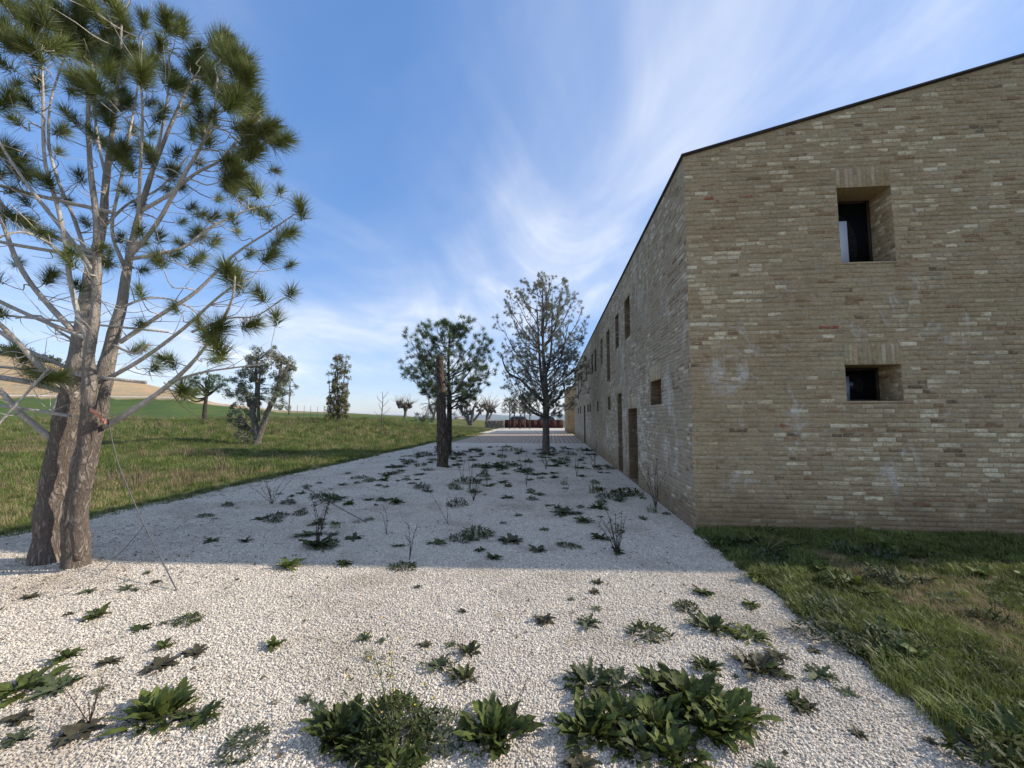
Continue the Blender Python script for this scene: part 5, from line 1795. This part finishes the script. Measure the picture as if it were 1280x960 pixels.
def stalk_weed(px, py, h, spread, n, label, mat="dry_dark", leafn=9, base_r=0.0, base_k=("dark",), heads=None, name="tall_weed", thick=.004, leaf=.05):
    p, k = px_size(px, py)
    root = empty(name, p, label, "weed")
    heads_pts = []
    for i in range(n):
        mb = MB()
        a = random.uniform(-1, 1); b_ = random.uniform(-1, 1)
        H = h * k * random.uniform(.6, 1.0)
        e = Vector((a * spread * k, b_ * spread * k, H))
        m_ = e * .5 + Vector((random.gauss(0, .1) * H * .4, random.gauss(0, .1) * H * .4, .08 * H))
        pts = spline([(0, 0, 0), m_, e], 8)
        mb.tube(pts, [thick * (1 - .7 * j / 8) for j in range(9)], 5, True)
        heads_pts.append(e)
        for q in range(3):
            s = pts[random.randint(3, 7)]
            t_ = s + Vector((random.gauss(0, .5), random.gauss(0, .5), random.uniform(.3, 1))).normalized() * H * random.uniform(.10, .24)
            mb.tube([s, s.lerp(t_, .5), t_], [thick * .5, thick * .4, thick * .2], 3, False)
            heads_pts.append(t_)
        obj("stalk", mb.mesh("stalk", M[mat], True), root)
        mb = MB()
        for q in range(leafn):
            s = pts[random.randint(1, 8)]
            V, f = leaf_vf(leaf * random.uniform(.5, 1.3), leaf * .35, .4, .3, 3, "lobed")
            mb.add(leaf_xf(V, random.uniform(0, 6.28), random.uniform(-.4, .9), 1, tuple(s)), f)
        if leafn:
            obj("stalk_leaves", mb.mesh("stalk_leaves", M["weed" if mat != "dry_dark" else "dry_dark"]), root)["kind"] = "stuff"
    for i in range(int(base_r * .8)):
        V, f, me = random.choice(LEAF[random.choice(base_k)])
        obj("leaf", me, root, (0, 0, .005), (random.uniform(-.3, .3), -random.uniform(.05, .7), i * 2.4), base_r * k * random.uniform(.6, 1.1))
    if heads:
        for q in heads_pts:
            if random.random() > heads[1]: continue
            mb = MB()
            for i in range(7):
                V, f = leaf_vf(heads[2], heads[2] * .5, -.1, .2, 2)
                mb.add(leaf_xf(V, i * .9, .5, 1, (0, 0, 0)), f)
            obj("flower_head", mb.mesh("flower_head", M[heads[0]]), root, q)
    return root


# --- large leafy weeds in the sunlit foreground
leafy_weed(738, 918, 46, ("dock", "dock_bright"), 26, (8, 75), "dense upright broad-leaved weed at the left end of the largest clump in sunlit gravel")
leafy_weed(800, 936, 40, ("dock", "grey"), 22, (8, 70), "dark broad-leaved weed low in the middle of the largest clump")
leafy_weed(858, 876, 46, ("dock", "dark"), 26, (10, 70), "tall dark broad-leaved weed at the back of the largest clump")
leafy_weed(912, 900, 44, ("dock_bright", "spoon"), 22, (8, 60), "bright glossy broad-leaved weed at the lawn side of the largest clump")
leafy_weed(845, 945, 42, ("dock_bright", "dock"), 20, (8, 65), "mixed light and dark broad-leaved weed at the front of the largest clump")
leafy_weed(822, 862, 34, ("dark",), 16, (8, 60), "dark crinkled weed at the back left of the largest clump")
leafy_weed(735, 856, 34, ("grey", "dock"), 18, (6, 60), "spreading grey-green weed just behind the largest clump")
leafy_weed(775, 858, 28, ("grey",), 14, (5, 40), "flat grey-green weed between two leafy weeds behind the largest clump")
leafy_weed(884, 836, 18, ("dark",), 14, (8, 60), "small dark weed behind the bright glossy one")
leafy_weed(614, 922, 46, ("dock", "dock_bright"), 30, (15, 82), "upright pointed-leaved dock beside the yellow-flowered weed")
leafy_weed(428, 915, 40, ("dark",), 24, (10, 70), "very dark broad-leaved weed left of the yellow-flowered weed")
leafy_weed(195, 895, 40, ("spoon", "dock_bright"), 34, (12, 78), "compact round-leaved bright rosette alone in sunlit gravel")
leafy_weed(30, 862, 36, ("spoon", "dock_bright"), 20, (5, 40), "spread bright green rosette near the big pine's side of the yard")
leafy_weed(888, 786, 24, ("dock", "grey"), 18, (8, 65), "pointed-leaved weed beside the smaller mossy mound near the lawn edging")
leafy_weed(948, 836, 30, ("purple", "purple", "dark"), 20, (5, 50), "dark purplish-leaved weed near the lawn edging")
leafy_weed(935, 795, 24, ("dock_bright",), 14, (4, 25), "low light green rosette between purplish weed and lawn edging")
leafy_weed(585, 815, 17, ("purple", "dark"), 14, (8, 60), "small dark reddish rosette behind the upright dock")
leafy_weed(580, 848, 18, ("purple", "dark"), 14, (8, 55), "second reddish rosette, just in front of the first behind the dock")
leafy_weed(550, 834, 20, ("grey",), 18, (4, 35), "grey lobed rosette beside the reddish ones behind the dock")
leafy_weed(500, 960, 36, ("spoon", "dock_bright"), 18, (8, 50), "bright spoon-leaved rosette in front of the yellow-flowered weed")
leafy_weed(888, 915, 40, ("dock", "dark"), 20, (8, 65), "dark leafy weed filling the gap behind the bright glossy one")
leafy_weed(770, 900, 40, ("dock", "dark"), 20, (10, 65), "crowded broad-leaved weed in the hollow of the largest clump")
leafy_weed(822, 905, 40, ("dock", "dock_bright"), 22, (10, 70), "leafiest broad-leaved weed at the heart of the largest clump")
leafy_weed(455, 935, 34, ("dark", "dock"), 18, (8, 60), "dark crinkled weed in front of the very dark broad-leaved one")
# --- smaller named ones
weed(255, 897, 30, FLAT[:2], "dark ragged flat weed beside the compact round-leaved rosette", flat=1.1)
weed(72, 862, 30, FLAT[4:], "grey-green flat weed beside the spread bright rosette", flat=.9)
weed(305, 932, 34, MOUND[3:], "ferny grey-green mound in front of the compact rosette", flat=.6)
weed(85, 822, 20, BRIGHT, "small bright rosette behind the spread bright one")
weed(120, 772, 20, BRIGHT, "light green rosette on gravel below the slack rope's end")
weed(175, 786, 15, FLAT, "small dark rosette beside the light green one below the slack rope", flat=.7)
weed(235, 776, 20, MOUND[:3], "mossy dark mound near the guy rope's foot", flat=.5)
weed(203, 810, 15, BRIGHT, "bright little rosette in front of the mossy dark mound")
weed(200, 832, 24, PURP, "brownish withered creeping weed in sunlit gravel", flat=.5)
weed(243, 816, 18, PURP, "second brownish creeping weed reaching toward the guy rope", flat=.5)
weed(341, 808, 15, BRIGHT, "lone little upright rosette in the open sunlit gravel", flat=1.3)
weed(95, 918, 30, PURP, "dark withered weed under a dry stalk in sunlit gravel", flat=.5)
weed(455, 798, 13, FLAT[4:], "small grey rosette behind the yellow-flowered weed")
weed(460, 824, 20, TUFT, "thin straw tuft behind the yellow-flowered weed", "grass_tuft", flat=.8)
weed(625, 770, 18, TUFT[2:], "wispy straw-coloured tuft in the open sunlit gravel", "grass_tuft", flat=.7)
weed(680, 776, 17, PURP, "reddish-brown flat rosette in the open sunlit gravel", flat=.7)
weed(735, 780, 19, FLAT[4:], "grey lobed flat rosette right of the reddish-brown one")
weed(812, 793, 28, MOUND[:3], "larger mossy green mound in sunlit gravel", flat=.7)
weed(790, 806, 18, TUFT, "short grass tuft in front of the larger mossy mound", "grass_tuft", flat=.5)
weed(715, 803, 20, TUFT[2:], "thin line of straw tuft left of the larger mossy mound", "grass_tuft", flat=.5)
weed(880, 742, 18, FLAT, "flat pointed rosette near the shadow's edge by the lawn edging", flat=1.1)
weed(857, 760, 17, MOUND[:3], "smaller mossy mound by the lawn edging", flat=.9)
weed(1025, 845, 24, FLAT[4:], "thin grey flat weed next to the lawn edging")
weed(994, 878, 18, BRIGHT, "yellowish green rosette close to the lawn edging")
weed(970, 820, 18, PURP, "thin withered weed between purplish weed and lawn edging", flat=.5)
weed(940, 757, 12, BRIGHT, "tiny light rosette beside the lawn edging near the shadow")
weed(725, 958, 30, PURP, "dark red spiky weed at the foot of the largest clump", flat=.7)
weed(960, 965, 22, FLAT[4:], "ragged small weed in gravel in front of the largest clump")
weed(20, 925, 22, FLAT, "dark flat weed before the spread bright rosette", flat=.6)
weed(360, 709, 20, BRIGHT, "bright leafy rosette right on the shadow's edge", flat=1.1)
weed(430, 706, 13, FLAT, "dark round rosette on the shadow's edge beside the bright one", flat=1.2)
weed(503, 709, 18, MOUND[:3], "dark mound under a forked dry stalk on the shadow's edge", flat=.6)
weed(596, 668, 24, MOUND[:3], "widest dark leafy mound in the shaded gravel", flat=.8)
weed(575, 674, 18, MOUND[:3], "dark leafy mound touching the widest one in shade", flat=.7)
weed(618, 698, 15, FLAT, "dark upright rosette in shade near the widest mound", flat=1.3)
weed(496, 629, 15, FLAT, "bushy dark rosette in the shaded gravel toward the topped trunk", flat=1.6)
weed(572, 632, 14, MOUND, "rounded dark bush-like weed in shade near the topped trunk", flat=1.5)
weed(436, 630, 10, BRIGHT, "lighter green rosette among dark ones in the shaded gravel")
weed(742, 616, 22, TUFT[:2], "large round green grass tussock in shade near the wall doors", "grass_tuft", flat=1.1)
weed(705, 606, 13, TUFT[:2], "smaller grass tussock in shade beside the large one", "grass_tuft")
weed(815, 640, 20, TUFT[:2], "grass tussock at the foot of the long wall near the corner", "grass_tuft", flat=.9)
weed(785, 618, 20, MOUND, "low leafy mound at the foot of the wall by the doors", flat=.9)
weed(762, 622, 18, MOUND[3:], "grey-green mound between the large tussock and the doors", flat=.8)
weed(640, 563, 40, TUFT[:2], "broad dark grass patch in front of the brick paving", "grass_tuft", flat=.25)
weed(30, 700, 22, TUFT[:2], "grass tuft at the foot of the multi-stemmed pine", "grass_tuft", flat=.5)
weed(66, 722, 16, TUFT[2:], "dry grass tuft in front of the multi-stemmed pine's roots", "grass_tuft", flat=.6)
weed(122, 702, 14, TUFT[2:], "withered tuft beside the right stem of the multi-stemmed pine", "grass_tuft", flat=.5)
# --- stalked weeds
stalk_weed(492, 922, 120, 62, 12, "yellow-flowered weed with many tall thin stalks over feathery leaves", "stem_green", 9, 0, heads=("yellow", .28, .010), name="flowering_weed", thick=.0028, leaf=.035)
weed(490, 922, 62, [mound_mesh(420, M["weed"], 1.0, .7, .26)], "feathery green leaves at the foot of the yellow flower stalks", flat=1.0)
weed(545, 918, 44, [mound_mesh(260, M["weed_grey"], 1.0, .55, .26)], "thin feathery leaves between yellow flower stalks and upright dock")
stalk_weed(396, 684, 64, 16, 5, "tall dark leafy thistle standing in the shaded gravel", "dry_dark", 22, 24, ("dark", "lobed"), thick=.006, leaf=.075)
stalk_weed(772, 692, 58, 26, 8, "dark branching thistle near the corner of the farmhouse", "dry_dark", 16, 12, ("dark",), thick=.006, leaf=.055)
stalk_weed(340, 630, 34, 22, 9, "dry brown shrubby weed near the meadow edge", "dry", 8, 0, thick=.005, leaf=.06)
stalk_weed(512, 700, 46, 16, 3, "forked dry stalk rising at the shadow's edge", "dry_dark", 3, 0, thick=.005)
stalk_weed(820, 635, 60, 20, 5, "tall dark stalks leaning on the foot of the long wall", "dry_dark", 8, 0, thick=.007, leaf=.07)
stalk_weed(112, 905, 55, 40, 6, "dry twiggy stalks in gravel left of the compact rosette", "dry_dark", 4, 0, thick=.003, leaf=.02)
stalk_weed(640, 905, 70, 30, 4, "thin dark stalks right of the upright dock", "dry_dark", 4, 0, thick=.0025, leaf=.02)
stalk_weed(592, 626, 34, 12, 6, "upright dry stalks near the rounded bush-like weed", "dry_dark", 6, 0, thick=.006, leaf=.05)
stalk_weed(483, 668, 40, 6, 2, "slim single dry stalk in the shaded gravel", "dry_dark", 12, 0, thick=.004, leaf=.04)
stalk_weed(1066, 676, 44, 10, 2, "slender dry stalk against the gable wall", "dry", 4, 0, thick=.004, leaf=.03)
stalk_weed(958, 690, 32, 36, 9, "pale dry grass stalks leaning over the lawn by the gable", "straw", 0, 0, thick=.003)
stalk_weed(560, 655, 52, 34, 2, "long thin leaning twig in the shaded gravel", "dry_dark", 5, 0, thick=.004, leaf=.03)
# --- bluish and bright herbs on the lawn
for (px, py, r, pr, lab) in ((1030, 790, 36, MOUND[3:], "bluish-green leafy patch on the lawn by the edging"), (1062, 806, 26, MOUND[3:], "smaller bluish leafy patch next to the bluish one"),
                             (1140, 838, 34, TUFT[:2], "bright green grass tussock on the open lawn"), (1120, 800, 26, BRIGHT, "light green rosette on the lawn behind the bright tussock"),
                             (1085, 742, 20, FLAT, "dark rosette on the lawn where dry grass begins"), (1180, 750, 22, FLAT, "dark flat rosette in the dry middle of the lawn"),
                             (905, 680, 26, MOUND[:3], "dark leafy weed at the corner of the gable"), (955, 668, 22, MOUND[:3], "dark leafy weed at the foot of the gable right of the corner"),
                             (1205, 905, 40, TUFT[:2], "largest bright grass tussock on the lawn"), (945, 720, 18, BRIGHT, "light rosette on the shaded lawn near the edging")):
    weed(px, py, r, pr, lab, "lawn_weed", flat=.8)
# --- leafy weeds in the lawn, thickest along the edging
random.seed(91)
n_lw = 0
while n_lw < 46:
    edge_w = n_lw < 26
    x = XW + (random.uniform(.0, .55) if edge_w else random.uniform(.5, 4.2)); y = random.uniform(1.5, 5.6)
    px, py, d = proj_px(x, y, .03)
    if not (0 < px < 1290 and py < 970): continue
    pr = random.choice((FLAT, MOUND[:3], MOUND[3:], BRIGHT, TUFT[:2]))
    o = obj("lawn_weed", random.choice(pr), None, (x, y, lawn_z(x, y) + .01), (0, 0, random.uniform(0, 6.28)))
    s_ = random.uniform(.11, .22)
    o.scale = (s_ * random.uniform(.8, 1.4), s_, s_ * random.uniform(.9, 1.5))
    w = "low leafy weed in the grass along the lawn edging" if edge_w else "low leafy weed scattered in the open lawn"
    tag(o, w, "weed", "leafy weeds along the lawn edging" if edge_w else "leafy weeds in the open lawn")
    n_lw += 1
# --- many small look-alikes
random.seed(55)
cnt = 0
pts_used = []
KINDS = [(FLAT[:4], "dark flat rosette"), (MOUND[:3], "low dark leafy mound"), (FLAT[4:], "grey-green lobed rosette"), (PURP, "withered brownish rosette"), (TUFT[:2], "short dark grass tuft")]
while cnt < 285:
    x = random.uniform(-5.9, XW - .12); y = 5.0 + 17.0 * random.random() ** 1.1
    if mnoise.noise((x * .55, y * .35, 2.0)) < -.12 and random.random() < .7: continue
    px, py, d = proj_px(x, y, 0)
    if not (120 < px < 860 and py < 705): continue
    if any((x - a) ** 2 + (y - b_) ** 2 < .035 for a, b_ in pts_used): continue
    pts_used.append((x, y))
    pr, look = random.choices(KINDS, (5, 4, 2, 1.2, 1.5))[0]
    zone = "at the foot of the long wall" if x > XW - 1.3 else "along the meadow edge" if x < GX0 + 2.6 else "around the bare topped trunk" if math.hypot(x - b0.x, y - b0.y) < 2.2 else \
        "around the airy pine's foot" if math.hypot(x - b2.x, y - b2.y) < 2.6 else "just inside the building's shadow edge" if y < 7 else "in the middle of the shaded gravel"
    o = obj("small_weed", random.choice(pr), None, (x, y, .012), (0, 0, random.uniform(0, 6.28)))
    s_ = random.uniform(.055, .19) * (1.6 if random.random() < .15 else 1) * (1.25 if y > 11 else 1)
    o.scale = (s_ * random.uniform(.8, 1.6), s_, s_ * random.uniform(.5, 1.2))
    tag(o, "small " + look + " " + zone, "weed", look + "s " + zone)
    cnt += 1
cnt = 0
while cnt < 46:
    x = random.uniform(-5.2, XW - .1); y = random.uniform(1.6, 4.3)
    px, py, d = proj_px(x, y, 0)
    if not (0 < px < 1180 and 715 < py < 955): continue
    if 330 < px < 1000 and random.random() < .55: continue
    o = obj("tiny_weed", random.choice(TUFT[2:] + PURP + FLAT[4:]), None, (x, y, .012), (0, 0, random.uniform(0, 6.28)))
    s = random.uniform(.03, .075)
    o.scale = (s * random.uniform(.8, 1.5), s, s * .7)
    tag(o, "tiny withered seedling on the sunlit gravel", "weed", "tiny seedlings in the sunlit gravel")
    cnt += 1
random.seed(56)
for i in range(16):
    x = random.uniform(-4.5, 1.5); y = random.uniform(8, 17)
    px, py, d = proj_px(x, y, 0)
    p = Vector((x, y, .01))
    mb = MB()
    for q in range(random.randint(2, 4)):
        e = Vector((random.gauss(0, .12), random.gauss(0, .12), random.uniform(.3, .75)))
        pts = spline([(0, 0, 0), e * .5 + Vector((random.gauss(0, .03), 0, 0)), e], 6)
        mb.tube(pts, [.006 * (1 - .6 * j / 6) for j in range(7)], 4)
        for w_ in range(7):
            V, f = leaf_vf(.06, .02, .4, .3, 3); mb.add(leaf_xf(V, random.uniform(0, 6.28), .3, random.uniform(.6, 1.4), tuple(pts[random.randint(1, 6)])), f)
    tag(obj("dry_stalk", mb.mesh("dry_stalk", M["dry_dark"]), None, p), "short dark dry weed stalk standing in the shaded gravel", "weed", "dry stalks in the shaded gravel")

# ================================================================== HAZE over the far plain
mb = MB(); mb.box((-9400, -9400, -40), (9400, 9400, 80))
hm = bpy.data.materials.new("haze"); hm.use_nodes = True
hm.node_tree.nodes.clear()
ho = hm.node_tree.nodes.new("ShaderNodeOutputMaterial"); hv = hm.node_tree.nodes.new("ShaderNodeVolumePrincipled")
hv.inputs["Color"].default_value = (0.80, 0.87, 0.96, 1); hv.inputs["Density"].default_value = 0.00009
hm.node_tree.links.new(hv.outputs[0], ho.inputs["Volume"])
tag(obj("haze", mb.mesh("haze", hm)), "thin pale air over the far plain", None, None, "stuff")
